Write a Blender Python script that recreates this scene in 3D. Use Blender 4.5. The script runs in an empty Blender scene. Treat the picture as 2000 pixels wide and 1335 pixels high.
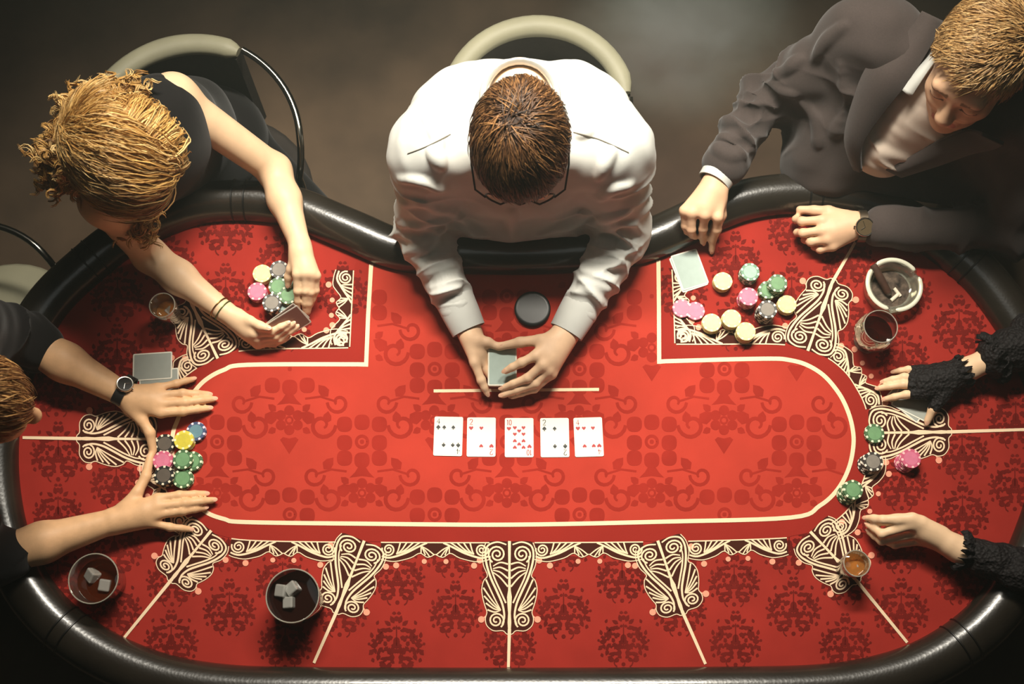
import bpy, bmesh, math, random
import numpy as np
from mathutils import Vector, Matrix
random.seed(7); np.random.seed(7)
SC = bpy.context.scene
COL = SC.collection
# ---------------------------------------------------------------- camera
TZ = 0.76                      # height of the felt
CAMH = 2.647                   # camera above the felt
TILT = math.radians(16.5)
FPX = 2400.0
CT, ST = math.cos(TILT), math.sin(TILT)
CAMZ = TZ + CAMH
cam_d = bpy.data.cameras.new('camera')
cam = bpy.data.objects.new('camera', cam_d)
COL.objects.link(cam)
cam.location = (0, 0, CAMZ)
cam.rotation_euler = (TILT, 0, 0)
cam_d.sensor_width = 36.0
cam_d.lens = FPX / 2000.0 * 36.0
cam_d.dof.use_dof = True
cam_d.dof.focus_distance = 2.66
cam_d.dof.aperture_fstop = 4.0
cam_d.clip_end = 60
SC.camera = cam

def P(px, py, za=0.0):
    """photo position + real height above the felt -> world point"""
    u = (px - 1000.0) / FPX
    v = (667.5 - py) / FPX
    s = (CAMH - za) / (CT - v * ST)
    return Vector((u * s, (v * CT + ST) * s, TZ + za))

# ---------------------------------------------------------------- world, lamps, exposure
world = bpy.data.worlds.new('world'); SC.world = world
world.use_nodes = True
bg = world.node_tree.nodes['Background']
bg.inputs[0].default_value = (0.9, 1.0, 0.95, 1); bg.inputs[1].default_value = 0.012
def lamp(name, kind, loc, target, energy, color, **kw):
    d = bpy.data.lights.new(name, kind); d.energy = energy; d.color = color
    for k, v in kw.items(): setattr(d, k, v)
    o = bpy.data.objects.new(name, d); COL.objects.link(o)
    o.location = loc
    o.rotation_euler = (Vector(target) - Vector(loc)).to_track_quat('-Z', 'Y').to_euler()
    return o
# a long lamp hangs across the room behind the dealer's side of the table
lamp('strip_lamp', 'AREA', (0.06, 1.84, TZ + 2.08), (0.03, 0.78, TZ), 30.5, (1.0, 0.94, 0.80), shape="RECTANGLE", size=1.45, size_y=0.2, spread=math.radians(76))
lamp('ceiling_fill', 'AREA', (0.1, 0.7, 4.8), (0.05, 0.6, 0.7), 3.5, (0.95, 1.0, 0.93), shape='DISK', size=1.6)
# tobacco haze hanging behind the dealer's side of the table
wn = world.node_tree
vs_ = wn.nodes.new('ShaderNodeVolumeScatter'); vs_.inputs['Color'].default_value = (0.84, 0.93, 0.82, 1); vs_.inputs['Anisotropy'].default_value = 0.1; vs_.inputs['Density'].default_value = 0.022
wn.links.new(vs_.outputs[0], wn.nodes['World Output'].inputs['Volume'])
try: world.cycles.homogeneous_volume = True
except Exception: pass
SC.cycles.volume_bounces = 0
SC.cycles.max_bounces = 8; SC.cycles.diffuse_bounces = 3; SC.cycles.glossy_bounces = 3; SC.cycles.transmission_bounces = 4; SC.cycles.transparent_max_bounces = 10
SC.view_settings.view_transform = 'Standard'
SC.view_settings.look = 'None'
SC.view_settings.gamma = 1.0
SC.view_settings.use_curve_mapping = False
SC.view_settings.exposure = 0.0
SC.cycles.use_denoising = True

# ---------------------------------------------------------------- helpers
def lin(c):
    return tuple(((x / 255.0) / 12.92 if x / 255.0 <= 0.04045 else ((x / 255.0 + 0.055) / 1.055) ** 2.4) for x in c)
MATS = {}
def mat(name, rgb, rough=0.6, metal=0.0, spec=0.5, noise=0.0, nscale=40.0, bump=0.0, bscale=200.0, trans=0.0, ior=1.45, sheen=0.0, sss=0.0, attr=None, coat=0.0, stretch=None, vor=False, alpha=None):
    if name in MATS: return MATS[name]
    m = bpy.data.materials.new(name); m.use_nodes = True
    nt = m.node_tree; b = nt.nodes['Principled BSDF']
    col = lin(rgb) + (1.0,)
    b.inputs['Base Color'].default_value = col
    b.inputs['Roughness'].default_value = rough
    b.inputs['Metallic'].default_value = metal
    b.inputs['Specular IOR Level'].default_value = spec
    b.inputs['IOR'].default_value = ior
    b.inputs['Transmission Weight'].default_value = trans
    b.inputs['Coat Weight'].default_value = coat
    if sheen: b.inputs['Sheen Weight'].default_value = sheen
    if sss:
        b.inputs['Subsurface Weight'].default_value = sss
        b.inputs['Subsurface Radius'].default_value = (0.012, 0.005, 0.003)
        b.inputs['Subsurface Scale'].default_value = 0.6
    tc = nt.nodes.new('ShaderNodeTexCoord')
    src = tc.outputs['Object']
    if stretch:
        mp = nt.nodes.new('ShaderNodeMapping'); mp.inputs['Scale'].default_value = stretch
        nt.links.new(src, mp.inputs['Vector']); src = mp.outputs['Vector']
    base = None
    if attr:
        a = nt.nodes.new('ShaderNodeAttribute'); a.attribute_name = attr
        base = a.outputs['Color']
    if noise:
        n = nt.nodes.new('ShaderNodeTexNoise'); n.inputs['Scale'].default_value = nscale
        n.inputs['Detail'].default_value = 6
        nt.links.new(src, n.inputs['Vector'])
        mr = nt.nodes.new('ShaderNodeMapRange')
        mr.inputs['From Min'].default_value = 0.3; mr.inputs['From Max'].default_value = 0.7
        mr.inputs['To Min'].default_value = 1 - noise; mr.inputs['To Max'].default_value = 1 + noise
        nt.links.new(n.outputs['Fac'], mr.inputs['Value'])
        mx = nt.nodes.new('ShaderNodeVectorMath'); mx.operation = 'SCALE'
        if base is not None: nt.links.new(base, mx.inputs[0])
        else: mx.inputs[0].default_value = col[:3]
        nt.links.new(mr.outputs['Result'], mx.inputs['Scale'])
        base = mx.outputs['Vector']
    if base is not None: nt.links.new(base, b.inputs['Base Color'])
    if bump:
        if vor:
            n2 = nt.nodes.new('ShaderNodeTexVoronoi'); n2.inputs['Scale'].default_value = bscale; ho = n2.outputs['Distance']
        else:
            n2 = nt.nodes.new('ShaderNodeTexNoise'); n2.inputs['Scale'].default_value = bscale; n2.inputs['Detail'].default_value = 4; ho = n2.outputs['Fac']
        nt.links.new(src, n2.inputs['Vector'])
        bp = nt.nodes.new('ShaderNodeBump'); bp.inputs['Strength'].default_value = bump; bp.inputs['Distance'].default_value = 0.004
        nt.links.new(ho, bp.inputs['Height']); nt.links.new(bp.outputs['Normal'], b.inputs['Normal'])
    MATS[name] = m
    return m

def link(o, parent=None):
    COL.objects.link(o)
    if parent is not None: o.parent = parent
    return o
def tag(o, label=None, cat=None, group=None, kind=None):
    if label: o['label'] = label
    if cat: o['category'] = cat
    if group: o['group'] = group
    if kind: o['kind'] = kind
    return o
def empty(name, loc=(0, 0, 0), rz=0.0):
    o = bpy.data.objects.new(name, None); o.empty_display_size = 0.05
    o.location = loc; o.rotation_euler = (0, 0, rz)
    return link(o)
def mesh_np(name, V, F, m, parent=None, smooth=True, mats=None, midx=None, rel=None):
    """V (n,3) world coordinates, F (k,4) or (k,3) numpy faces"""
    V = np.asarray(V, dtype=np.float32); F = np.asarray(F, dtype=np.int32)
    me = bpy.data.meshes.new(name)
    k, w = F.shape
    me.vertices.add(len(V)); me.vertices.foreach_set('co', V.ravel())
    me.loops.add(k * w); me.loops.foreach_set('vertex_index', F.ravel())
    me.polygons.add(k); me.polygons.foreach_set('loop_start', np.arange(0, k * w, w, dtype=np.int32))
    me.polygons.foreach_set('loop_total', np.full(k, w, dtype=np.int32))
    if smooth: me.polygons.foreach_set('use_smooth', np.ones(k, dtype=bool))
    for mm in (mats or [m]): me.materials.append(mm)
    if midx is not None: me.polygons.foreach_set('material_index', np.asarray(midx, dtype=np.int32))
    me.update(calc_edges=True); me.validate()
    return link(bpy.data.objects.new(name, me), parent)
class MB:
    """collects faces of one mesh (world or local coordinates)"""
    def __init__(self): self.v = []; self.f = []; self.mi = []
    def add(self, vs, fs, mi=0):
        o = len(self.v); self.v.extend([tuple(x) for x in vs]); self.f.extend([tuple(i + o for i in f) for f in fs]); self.mi.extend([mi] * len(fs))
    def poly(self, pts, mi=0): self.add(pts, [tuple(range(len(pts)))], mi)
    def lathe(self, prof, n=32, c=(0, 0, 0), mi=0, closed=False):
        vs = []; fs = []
        for r, z in prof:
            for i in range(n):
                a = 2 * math.pi * i / n
                vs.append((c[0] + r * math.cos(a), c[1] + r * math.sin(a), c[2] + z))
        k = len(prof)
        for j in range(k - 1 + (1 if closed else 0)):
            j2 = (j + 1) % k
            for i in range(n):
                i2 = (i + 1) % n
                fs.append((j * n + i, j * n + i2, j2 * n + i2, j2 * n + i))
        if not closed:
            fs.append(tuple(range(n - 1, -1, -1))); fs.append(tuple((k - 1) * n + i for i in range(n)))
        self.add(vs, fs, mi)
    def tube(self, pts, r, n=8, mi=0, cap=True, closed=False, flat=None):
        pts = [Vector(p) for p in pts]; k = len(pts)
        rs = r if isinstance(r, (list, tuple, np.ndarray)) else [r] * k
        vs = []; fs = []; up = None
        for i, p in enumerate(pts):
            if closed: t = pts[(i + 1) % k] - pts[i - 1]
            else: t = pts[min(i + 1, k - 1)] - pts[max(i - 1, 0)]
            t.normalize()
            if up is None:
                up = Vector((0, 0, 1)) if abs(t.z) < 0.9 else Vector((1, 0, 0))
            up = (up - t * up.dot(t)).normalized(); sd = t.cross(up)
            for j in range(n):
                a = 2 * math.pi * j / n
                vs.append(p + (sd * math.cos(a) + up * math.sin(a) * (flat or 1.0)) * rs[i])
        for i in range(k if closed else k - 1):
            i2 = (i + 1) % k
            for j in range(n):
                j2 = (j + 1) % n
                fs.append((i * n + j, i * n + j2, i2 * n + j2, i2 * n + j))
        if cap and not closed:
            fs.append(tuple(range(n - 1, -1, -1))); fs.append(tuple((k - 1) * n + j for j in range(n)))
        self.add(vs, fs, mi)
    def box(self, c, s, M=None, mi=0):
        vs = [Vector((x * s[0] / 2, y * s[1] / 2, z * s[2] / 2)) for x in (-1, 1) for y in (-1, 1) for z in (-1, 1)]
        if M is not None: vs = [M @ v for v in vs]
        vs = [v + Vector(c) for v in vs]
        self.add(vs, [(0, 1, 3, 2), (4, 6, 7, 5), (0, 4, 5, 1), (2, 3, 7, 6), (0, 2, 6, 4), (1, 5, 7, 3)], mi)
    def build(self, name, m, parent=None, smooth=False, mats=None, bevel=0.0, sub=0, local=False):
        me = bpy.data.meshes.new(name)
        me.from_pydata(self.v, [], self.f)
        for mm in (mats or [m]): me.materials.append(mm)
        me.polygons.foreach_set('material_index', np.asarray(self.mi, dtype=np.int32))
        if smooth: me.polygons.foreach_set('use_smooth', np.ones(len(me.polygons), dtype=bool))
        me.update()
        o = link(bpy.data.objects.new(name, me), parent)
        if bevel:
            b = o.modifiers.new('bevel', 'BEVEL'); b.width = bevel; b.segments = 2; b.limit_method = 'ANGLE'
        if sub:
            s = o.modifiers.new('sub', 'SUBSURF'); s.levels = sub; s.render_levels = sub
        if smooth:
            try: me.set_sharp_from_angle(angle=math.radians(50))
            except Exception: pass
        return o
def cr(pts, n=8, closed=False):
    """Catmull-Rom through points (any dimension)"""
    A = np.asarray(pts, dtype=float); k = len(A); out = []
    rng = range(k) if closed else range(k - 1)
    for i in rng:
        if closed: p0, p1, p2, p3 = A[i - 1], A[i], A[(i + 1) % k], A[(i + 2) % k]
        else: p0, p1, p2, p3 = A[max(i - 1, 0)], A[i], A[i + 1], A[min(i + 2, k - 1)]
        for t in np.linspace(0, 1, n, endpoint=False):
            out.append(0.5 * ((2 * p1) + (-p0 + p2) * t + (2 * p0 - 5 * p1 + 4 * p2 - p3) * t * t + (-p0 + 3 * p1 - 3 * p2 + p3) * t ** 3))
    if not closed: out.append(A[-1])
    return np.array(out)
def inpoly(x, y, poly):
    c = False; j = len(poly) - 1
    for i in range(len(poly)):
        xi, yi = poly[i]; xj, yj = poly[j]
        if (yi > y) != (yj > y) and x < (xj - xi) * (y - yi) / (yj - yi) + xi: c = not c
        j = i
    return c

def clear_mat(name, tint, diffuse=0.0, dcol=(255, 255, 255), rough=0.02, f0=0.06):
    """thin clear glass: lets light through, mirrors at grazing angles, a little diffuse colour"""
    m = bpy.data.materials.new(name); m.use_nodes = True; nt = m.node_tree; nt.nodes.clear()
    out = nt.nodes.new('ShaderNodeOutputMaterial'); tr = nt.nodes.new('ShaderNodeBsdfTransparent'); gl = nt.nodes.new('ShaderNodeBsdfGlossy')
    lw = nt.nodes.new('ShaderNodeLayerWeight'); lw.inputs['Blend'].default_value = 0.35
    mr = nt.nodes.new('ShaderNodeMapRange'); mr.inputs['To Min'].default_value = f0; mr.inputs['To Max'].default_value = 0.95
    mx = nt.nodes.new('ShaderNodeMixShader')
    tr.inputs[0].default_value = lin(tint) + (1,); gl.inputs['Roughness'].default_value = rough
    nt.links.new(lw.outputs['Facing'], mr.inputs['Value']); nt.links.new(mr.outputs[0], mx.inputs[0])
    src = tr.outputs[0]
    if diffuse:
        df = nt.nodes.new('ShaderNodeBsdfDiffuse'); df.inputs[0].default_value = lin(dcol) + (1,)
        m2 = nt.nodes.new('ShaderNodeMixShader'); m2.inputs[0].default_value = diffuse
        nt.links.new(tr.outputs[0], m2.inputs[1]); nt.links.new(df.outputs[0], m2.inputs[2]); src = m2.outputs[0]
    nt.links.new(src, mx.inputs[1]); nt.links.new(gl.outputs[0], mx.inputs[2]); nt.links.new(mx.outputs[0], out.inputs[0])
    MATS[name] = m
    return m
# ---------------------------------------------------------------- floor (the room)
floor_m = mat('floor_concrete', (106, 86, 66), rough=0.75, noise=0.55, nscale=2.2, bump=0.15, bscale=30)
fb = MB(); fb.box((0.2, 0.6, -0.02), (9, 8, 0.04))
tag(fb.build('floor', floor_m), 'dark mottled brown floor under the table and chairs', 'floor', kind='structure')
wall_m = mat('wall_dark', (46, 40, 34), rough=0.85, noise=0.2, nscale=3)
for nm, c, s in (('wall_back', (0.2, 4.65, 2.5), (9.2, 0.1, 5.1)), ('wall_front', (0.2, -3.45, 2.5), (9.2, 0.1, 5.1)), ('wall_left', (-4.35, 0.6, 2.5), (0.1, 8, 5.1)), ('wall_right', (4.75, 0.6, 2.5), (0.1, 8, 5.1)), ('ceiling', (0.2, 0.6, 5.05), (9.2, 8.2, 0.1))):
    wb = MB(); wb.box(c, s)
    tag(wb.build(nm, wall_m), nm.replace('wall_', 'plain dark ').replace('ceiling', 'plain dark ceiling above the card') + (' wall of the room' if nm != 'ceiling' else ' table'), nm.split('_')[0], kind='structure')
# ---------------------------------------------------------------- poker table
FELT = [(1120, 534), (1015, 538), (900, 536), (804, 536), (730, 517), (696, 500), (647, 480), (612, 465), (565, 445), (518, 436), (455, 433), (402, 438), (353, 452), (260, 500), (200, 548), (140, 603), (105, 655), (66, 740), (44, 815), (38, 870), (40, 945), (58, 1040), (92, 1115), (138, 1172), (190, 1213), (250, 1247), (340, 1280), (440, 1296), (560, 1301), (1000, 1303), (1400, 1301), (1590, 1297), (1700, 1281), (1790, 1250), (1880, 1190), (1945, 1110), (1985, 1020), (2010, 940), (2018, 860), (2005, 775), (1976, 700), (1940, 640), (1909, 596), (1877, 557), (1839, 526), (1775, 480), (1700, 443), (1620, 424), (1545, 420), (1468, 430), (1412, 451), (1360, 474), (1307, 499), (1231, 524)]
path = cr(FELT, 6, True)
path3 = np.array([P(x, y, 0) for x, y in path])
# resample evenly and smooth
def resample(A, n):
    B = np.vstack([A, A[:1]]); d = np.r_[0, np.cumsum(np.linalg.norm(np.diff(B, axis=0), axis=1))]
    t = np.linspace(0, d[-1], n, endpoint=False)
    return np.stack([np.interp(t, d, B[:, i]) for i in range(B.shape[1])], 1)
path3 = resample(path3, 320)
for _ in range(4): path3 = 0.5 * path3 + 0.25 * (np.roll(path3, 1, 0) + np.roll(path3, -1, 0))
tan = np.roll(path3, -1, 0) - np.roll(path3, 1, 0); tan /= np.linalg.norm(tan, axis=1)[:, None]
nrm = np.stack([tan[:, 1], -tan[:, 0], np.zeros(len(tan))], 1)
ctr = path3.mean(0)
if ((path3 - ctr) * nrm).sum() < 0: nrm = -nrm
table = empty('poker_table', (ctr[0], ctr[1], 0))
tag(table, 'kidney-shaped card table with red patterned felt and dark leather rail', 'poker table')
TOFF = Vector((ctr[0], ctr[1], 0))
def tl(vs): return [Vector(v) - TOFF for v in vs]

felt_red = mat('felt_red', (152, 42, 33), rough=0.9, spec=0.12, noise=0.10, nscale=9, bump=0.10, bscale=900, sheen=0.15)
felt_field = mat('felt_field', (176, 56, 42), rough=0.9, spec=0.12, noise=0.08, nscale=9, bump=0.10, bscale=900, sheen=0.15)
felt_band = mat('felt_band', (146, 38, 29), rough=0.9, spec=0.12, noise=0.06, nscale=9, bump=0.10, bscale=900, sheen=0.15)
print_dark = mat('print_dark_red', (106, 28, 23), rough=0.9, spec=0.1, noise=0.2, nscale=14)
print_mid = mat('print_mid_red', (151, 42, 32), rough=0.9, spec=0.1, noise=0.1, nscale=14)
print_cream = mat('print_cream', (243, 214, 178), rough=0.85, spec=0.15)
print_pink = mat('print_pink', (236, 158, 130), rough=0.85, spec=0.15)
print_brown = mat('print_brown', (66, 30, 22), rough=0.9, spec=0.1)
leather = mat('leather_dark', (36, 31, 25), rough=0.27, spec=0.9, noise=0.18, nscale=12, bump=0.035, bscale=160, vor=True, coat=0.2)
blackm = mat('black_lacquer', (16, 14, 12), rough=0.35)

b = MB(); edge = path3 + nrm * 0.012
n = len(edge)
b.add(tl(edge) + tl(edge - np.array([0, 0, 0.03])), [tuple(range(n - 1, -1, -1)) if False else tuple(range(n)), tuple(range(2 * n - 1, n - 1, -1))] + [(i, n + i, n + (i + 1) % n, (i + 1) % n) for i in range(n)])
felt = b.build('felt', felt_red, table)
# rail: padded leather roll swept round the felt
prof = []
for a in np.linspace(math.radians(215), math.radians(-40), 15):
    prof.append((0.050 + 0.050 * math.cos(a), 0.006 + 0.046 * math.sin(a)))
prof += [(0.088, -0.05), (0.02, -0.05)]
b = MB(); vs = []; fs = []; k = len(prof)
for i in range(n):
    for (o, z) in prof: vs.append(path3[i] + nrm[i] * o + np.array([0, 0, z]))
for i in range(n):
    i2 = (i + 1) % n
    for j in range(k):
        j2 = (j + 1) % k
        fs.append((i * k + j, i * k + j2, i2 * k + j2, i2 * k + j))
b.add(tl(vs), fs)
rail = b.build('rail', leather, table, smooth=True)
# stitched joints of the leather
def rail_joint(px, py):
    q = np.array(P(px, py, 0.04)); i = int(np.argmin(((path3 + nrm * 0.05 - q)[:, :2] ** 2).sum(1)))
    for d in (-1, 1):
        jb = MB(); c = path3[i] + tan[i] * 0.014 * d
        pts = [c + nrm[i] * o * 1.0 + np.array([0, 0, z + 0.0006]) for (o, z) in prof[:15]]
        jb.tube(tl(pts), 0.0022, 6)
        jb.build('rail_seam', blackm, rail, smooth=True)
for q in ((1590, 365), (470, 400), (1880, 530), (150, 1200), (190, 520), (1860, 1215)): rail_joint(*q)
# apron and pedestals under the top
b = MB(); inn = path3 + nrm * 0.03
b.add(tl(inn - np.array([0, 0, 0.03])) + tl(path3 - nrm * 0.03 - np.array([0, 0, 0.16])), [(i, n + i, n + (i + 1) % n, (i + 1) % n) for i in range(n)] + [tuple(range(2 * n - 1, n - 1, -1))])
b.build('apron', blackm, table, smooth=False)
for sx in (-0.3, 0.3):
    b = MB(); b.lathe([(0.22, 0.0), (0.22, 0.02), (0.10, 0.05), (0.08, 0.12), (0.08, 0.55), (0.16, 0.605)], 28, (sx, 0, 0))
    b.build('pedestal', blackm, table, smooth=True)

# ---- flat print on the felt
Z1, Z2, Z3, Z4, Z5 = 0.0004, 0.0007, 0.0010, 0.0010, 0.0014
class Print:
    def __init__(self, z, dz=1.5e-7): self.mb = MB(); self.z = z; self.i = 0; self.dz = dz; self.ws = 1.0
    def pt(self, p): return P(p[0], p[1], self.z + self.i * self.dz) - TOFF
    def poly(self, pts, mi=0):
        self.i += 1; self.mb.poly([self.pt(p) for p in pts], mi)
    def ribbon(self, pts, w, mi=0):
        self.i += 1
        A = np.asarray(pts, float); k = len(A)
        t = np.gradient(A, axis=0); t /= (np.linalg.norm(t, axis=1)[:, None] + 1e-9)
        nn = np.stack([-t[:, 1], t[:, 0]], 1)
        w = np.asarray(w if hasattr(w, '__len__') else [w] * k, float) * self.ws
        if len(w) != k: w = np.interp(np.linspace(0, 1, k), np.linspace(0, 1, len(w)), w)
        L = A + nn * w[:, None] / 2; R = A - nn * w[:, None] / 2
        vs = [self.pt(p) for p in L] + [self.pt(p) for p in R]
        self.mb.add(vs, [(i, i + 1, k + i + 1, k + i) for i in range(k - 1)], mi)
    def disc(self, c, r, n=12, mi=0, ry=None):
        self.poly([(c[0] + r * math.cos(2 * math.pi * i / n), c[1] + (ry or r) * math.sin(2 * math.pi * i / n)) for i in range(n)], mi)
BAND = [(692, 522), (688, 600), (684, 680), (620, 681), (546, 682), (463, 687), (416, 702), (381, 722), (350, 747), (326, 780), (311, 820), (306, 865), (309, 910), (322, 950), (346, 990), (385, 1024), (430, 1045), (500, 1054), (700, 1057), (1000, 1058), (1300, 1056), (1510, 1050), (1552, 1045), (1597, 1034), (1632, 1015), (1662, 985), (1684, 940), (1693, 903), (1697, 850), (1695, 820), (1687, 788), (1671, 757), (1650, 727), (1615, 699), (1566, 681), (1517, 673), (1400, 673), (1317, 673), (1315, 600), (1311, 520)]
seg = lambda a, b_: cr(BAND[a:b_], 6)
bandp = np.vstack([np.array(BAND[:2]), cr(BAND[2:38], 5), np.array(BAND[38:])])
# field: everything inside the band, up to under the rail in front of the dealer
pr = Print(Z2)
pr.poly([tuple(p) for p in bandp] + [(1311, 490), (1231, 515), (1120, 525), (1015, 528), (900, 527), (804, 527), (700, 494)])
pr.mb.build('plain_band_print', felt_band, felt)
LINE_R = [(1286, 512), (1287, 600), (1287, 706), (1300, 705), (1370, 703), (1440, 701), (1510, 700), (1538, 702), (1573, 711), (1608, 732), (1636, 764), (1653, 795), (1664, 830), (1667, 867), (1658, 913), (1636, 955), (1601, 987), (1545, 1010), (1300, 1018), (1000, 1024), (700, 1022), (480, 1019), (438, 1013), (400, 998), (365, 965), (344, 920), (336, 880), (338, 845), (346, 822), (358, 795), (378, 766), (402, 741), (437, 722), (483, 712), (697, 711), (715, 712), (719, 615), (725, 518)]
lp = np.vstack([np.array(LINE_R[:3]), cr(LINE_R[3:35], 6), np.array(LINE_R[35:])])
pr = Print(Z3)
pr.poly([tuple(p) for p in lp] + [(804, 527), (900, 527), (1015, 528), (1120, 525), (1231, 515)])
pr.mb.build('field_print', felt_field, felt)
pr = Print(Z5, 3e-5)
pr.ribbon([(1286, 508), (1287, 600), (1287.5, 710)], 8); pr.ribbon([(1283.5, 706)] + [tuple(p) for p in cr(LINE_R[3:35], 6)] + [(719, 711.5)], 8.2)
pr.ribbon([(715, 715), (719, 615), (725, 516)], 8)
pr.mb.build('betting_line', print_cream, felt)
pr = Print(Z5); pr.ribbon([(847, 763), (1000, 761.5), (1170, 760)], 6); pr.mb.build('card_line', print_cream, felt)

# ornaments
arc_d = np.r_[0, np.cumsum(np.linalg.norm(np.diff(bandp, axis=0), axis=1))]
def on_band(s, d):
    x = np.interp(s, arc_d, bandp[:, 0]); y = np.interp(s, arc_d, bandp[:, 1])
    x2 = np.interp(s + 4, arc_d, bandp[:, 0]) - np.interp(s - 4, arc_d, bandp[:, 0]); y2 = np.interp(s + 4, arc_d, bandp[:, 1]) - np.interp(s - 4, arc_d, bandp[:, 1])
    l = math.hypot(x2, y2) + 1e-9
    return (x - y2 / l * d * -1 * -1, y + x2 / l * d) if True else None
# outward side test: outward must point away from the field centre
tx, ty = on_band(arc_d[-1] * 0.5, 20); FLIP = -1 if inpoly(tx, ty, [tuple(p) for p in bandp]) else 1
back = Print(Z3 + 0.0001, 1e-6); cream = Print(Z5, 4e-7); pink = Print(Z5, 1e-6); cream.ws = 0.64
def spiral(c, r0, r1, turns, a0, sgn):
    out = []
    for t in np.linspace(0, 1, int(14 * turns) + 4):
        a = a0 + sgn * t * turns * 2 * math.pi; r = r0 + (r1 - r0) * t
        out.append((c[0] + r * math.cos(a), c[1] + r * math.sin(a)))
    return out
def ornament(base, tip, lat=1.0):
    base = np.array(base, float); tip = np.array(tip, float)
    ax = (tip - base); L = np.linalg.norm(ax); ax /= L; sd = np.array([-ax[1], ax[0]]); ku = L / 171.0
    M = lambda pts: [tuple(base + sd * w * lat + ax * u * ku) for w, u in pts]
    out = [(0, 0), (30, -1), (46, 2), (52, 20), (51, 45), (43, 66), (50, 76), (54, 92), (52, 110), (48, 125), (44, 138), (47, 150), (44, 164), (31, 174), (13, 174), (6, 180), (0, 181)]
    poly = cr(out, 3)
    back.poly(M([tuple(p) for p in poly]) + M([(-p[0], p[1]) for p in poly[::-1]]))
    cream.ribbon(M([(0, -1), (0, 50), (0, 95), (0, 108), (0, 122), (0, 140), (0, 158), (0, 180)]), [9, 7, 6, 13, 17, 9, 8, 12, 7])
    for s in (-1, 1):
        m = lambda pts: M([(s * w, u) for w, u in pts])
        cream.ribbon(m(cr(out[2:], 4)), 2.6)
        cream.ribbon(m(spiral((24, 25), 2.5, 18, 2.1, 0.4, 1)), [4.5, 5.2, 5.2])
        cream.ribbon(m(cr([(6, 6), (24, 1), (42, 8), (47, 25), (44, 47), (36, 72), (25, 96), (14, 122), (10, 146), (14, 162)], 5)), [4, 5.5, 6.5, 6.5, 5])
        cream.ribbon(m(cr([(38, 28), (37, 48), (29, 72), (17, 98), (7, 120)], 5)), [3, 5, 5])
        for u0, u1 in ((48, 44), (53, 57), (56, 72), (60, 88)):
            cream.ribbon(m(cr([(32, u0), (18, (u0 * .45 + u1 * .55) - 5), (3, u1)], 5)), [3.2, 4.5, 5.2])
        cream.ribbon(m(spiral((26, 154), 2.5, 16, 2.0, 2.2, -1)), [4.5, 5, 5])
        for (w1, u1) in ((46, 74), (51, 90), (49.5, 106), (46, 120), (43, 133)):
            cream.ribbon(m(cr([(17, 134), ((17 + w1) / 2 - 1, (134 + u1) / 2 + 4), (w1, u1)], 5)), [3, 4.4, 5])
        c = m([(55, 152)])[0]; pink.disc(c, 6.5); pink.ribbon(m([(46, 146), (52, 150)]), 3)
        c = m([(58, 37)])[0]; pink.disc(c, 6)
def swag(s0, s1, dep=1.0):
    L = s1 - s0
    if L < 50: return
    def M(pts, mir):
        r = []
        for s, d in pts:
            ss = s0 + s if not mir else s1 - s
            r.append(on_band(ss, d * FLIP * dep))
        return r
    h = L / 2; q = min(1.0, h / 70.0)
    o = [(0, 0), (0, 34), (12 * q, 37), (30 * q, 38), (h * .55, 31), (h * .72, 22), (h * .86, 30), (h, 24)]
    pl = cr(o[1:], 4)
    dense = [(x, 0) for x in np.linspace(h, 0, 10)]
    for mir in (False, True):
        back.poly(M([tuple(p) for p in pl] + dense, mir))
        cream.ribbon(M(pl, mir), 2.6)
        cream.ribbon(M(spiral((15 * q, 15), 2.2, 13, 2.0, 3.4, 1), mir), [4, 4.8, 4.8])
        cream.ribbon(M(cr([(2, 28), (18 * q, 31), (h * .45, 22), (h * .7, 9), (h * .85, 2)], 5), mir), [5, 6.5, 5])
        for e in (.34, .46, .58, .70):
            cream.ribbon(M(cr([(30 * q, 24), ((30 * q + h * e) / 2 + 1, 16), (h * e + 2, 1)], 4), mir), [2.6, 4.2, 4.6])
        for e, d in ((.74, 22), (.82, 26), (.90, 29), (.98, 25)):
            cream.ribbon(M(cr([(h * .74, 8), ((h * .74 + h * e) / 2, d * .6), (h * e, d)], 4), mir), [2.4, 3.8, 3.6])
        c = M([(30 * q, 46)], mir)[0]; pink.disc(c, 6); c = M([(h * .80, 38)], mir)[0]; pink.disc(c, 5)
    cream.ribbon([on_band(s, 1.2 * FLIP) for s in np.linspace(s0, s1, 14)], 3.5)
DIV = [((425, 699), (372, 588), (318, 500)), ((306, 857), (158, 856), (44, 854)), ((412, 1036), (336, 1130), (243, 1244)), ((711, 1056), (659, 1190), (613, 1294)), ((995, 1057), (995, 1228), (993, 1302)), ((1285, 1056), (1332, 1192), (1378, 1296)), ((1583, 1038), (1672, 1132), (1772, 1254)), ((1697, 845), (1850, 843), (2012, 838)), ((1578, 684), (1625, 552), (1672, 470))]
def s_of(p):
    dd = ((bandp - np.array(p)) ** 2).sum(1); return arc_d[int(np.argmin(dd))]
cuts = []
for bse, tip, end in DIV:
    ornament(bse, tip); cuts.append(s_of(bse))
    dl = Print(Z5); t = np.array(tip); e = np.array(end); dl.ribbon([tuple(t), tuple((t + e) / 2), tuple(e)], [6.5, 5.5])
    dl.mb.build('divider_line', print_cream, felt)
cl, crn = s_of((684, 680)), s_of((1317, 673))
stops = [6, cl - 2] ; swag(6, cl - 3, 1.05)
marks = [cl + 2] + cuts + [crn - 2]
for a_, b_ in zip(marks[:-1], marks[1:]):
    lo = a_ + (2 if a_ == cl + 2 else 44); hi = b_ - (2 if b_ == crn - 2 else 44)
    if hi - lo > 230: mid = (lo + hi) / 2; swag(lo, mid - 2); swag(mid + 2, hi)
    else: swag(lo, hi)
swag(crn + 3, arc_d[-1] - 6, 1.05)
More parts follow.
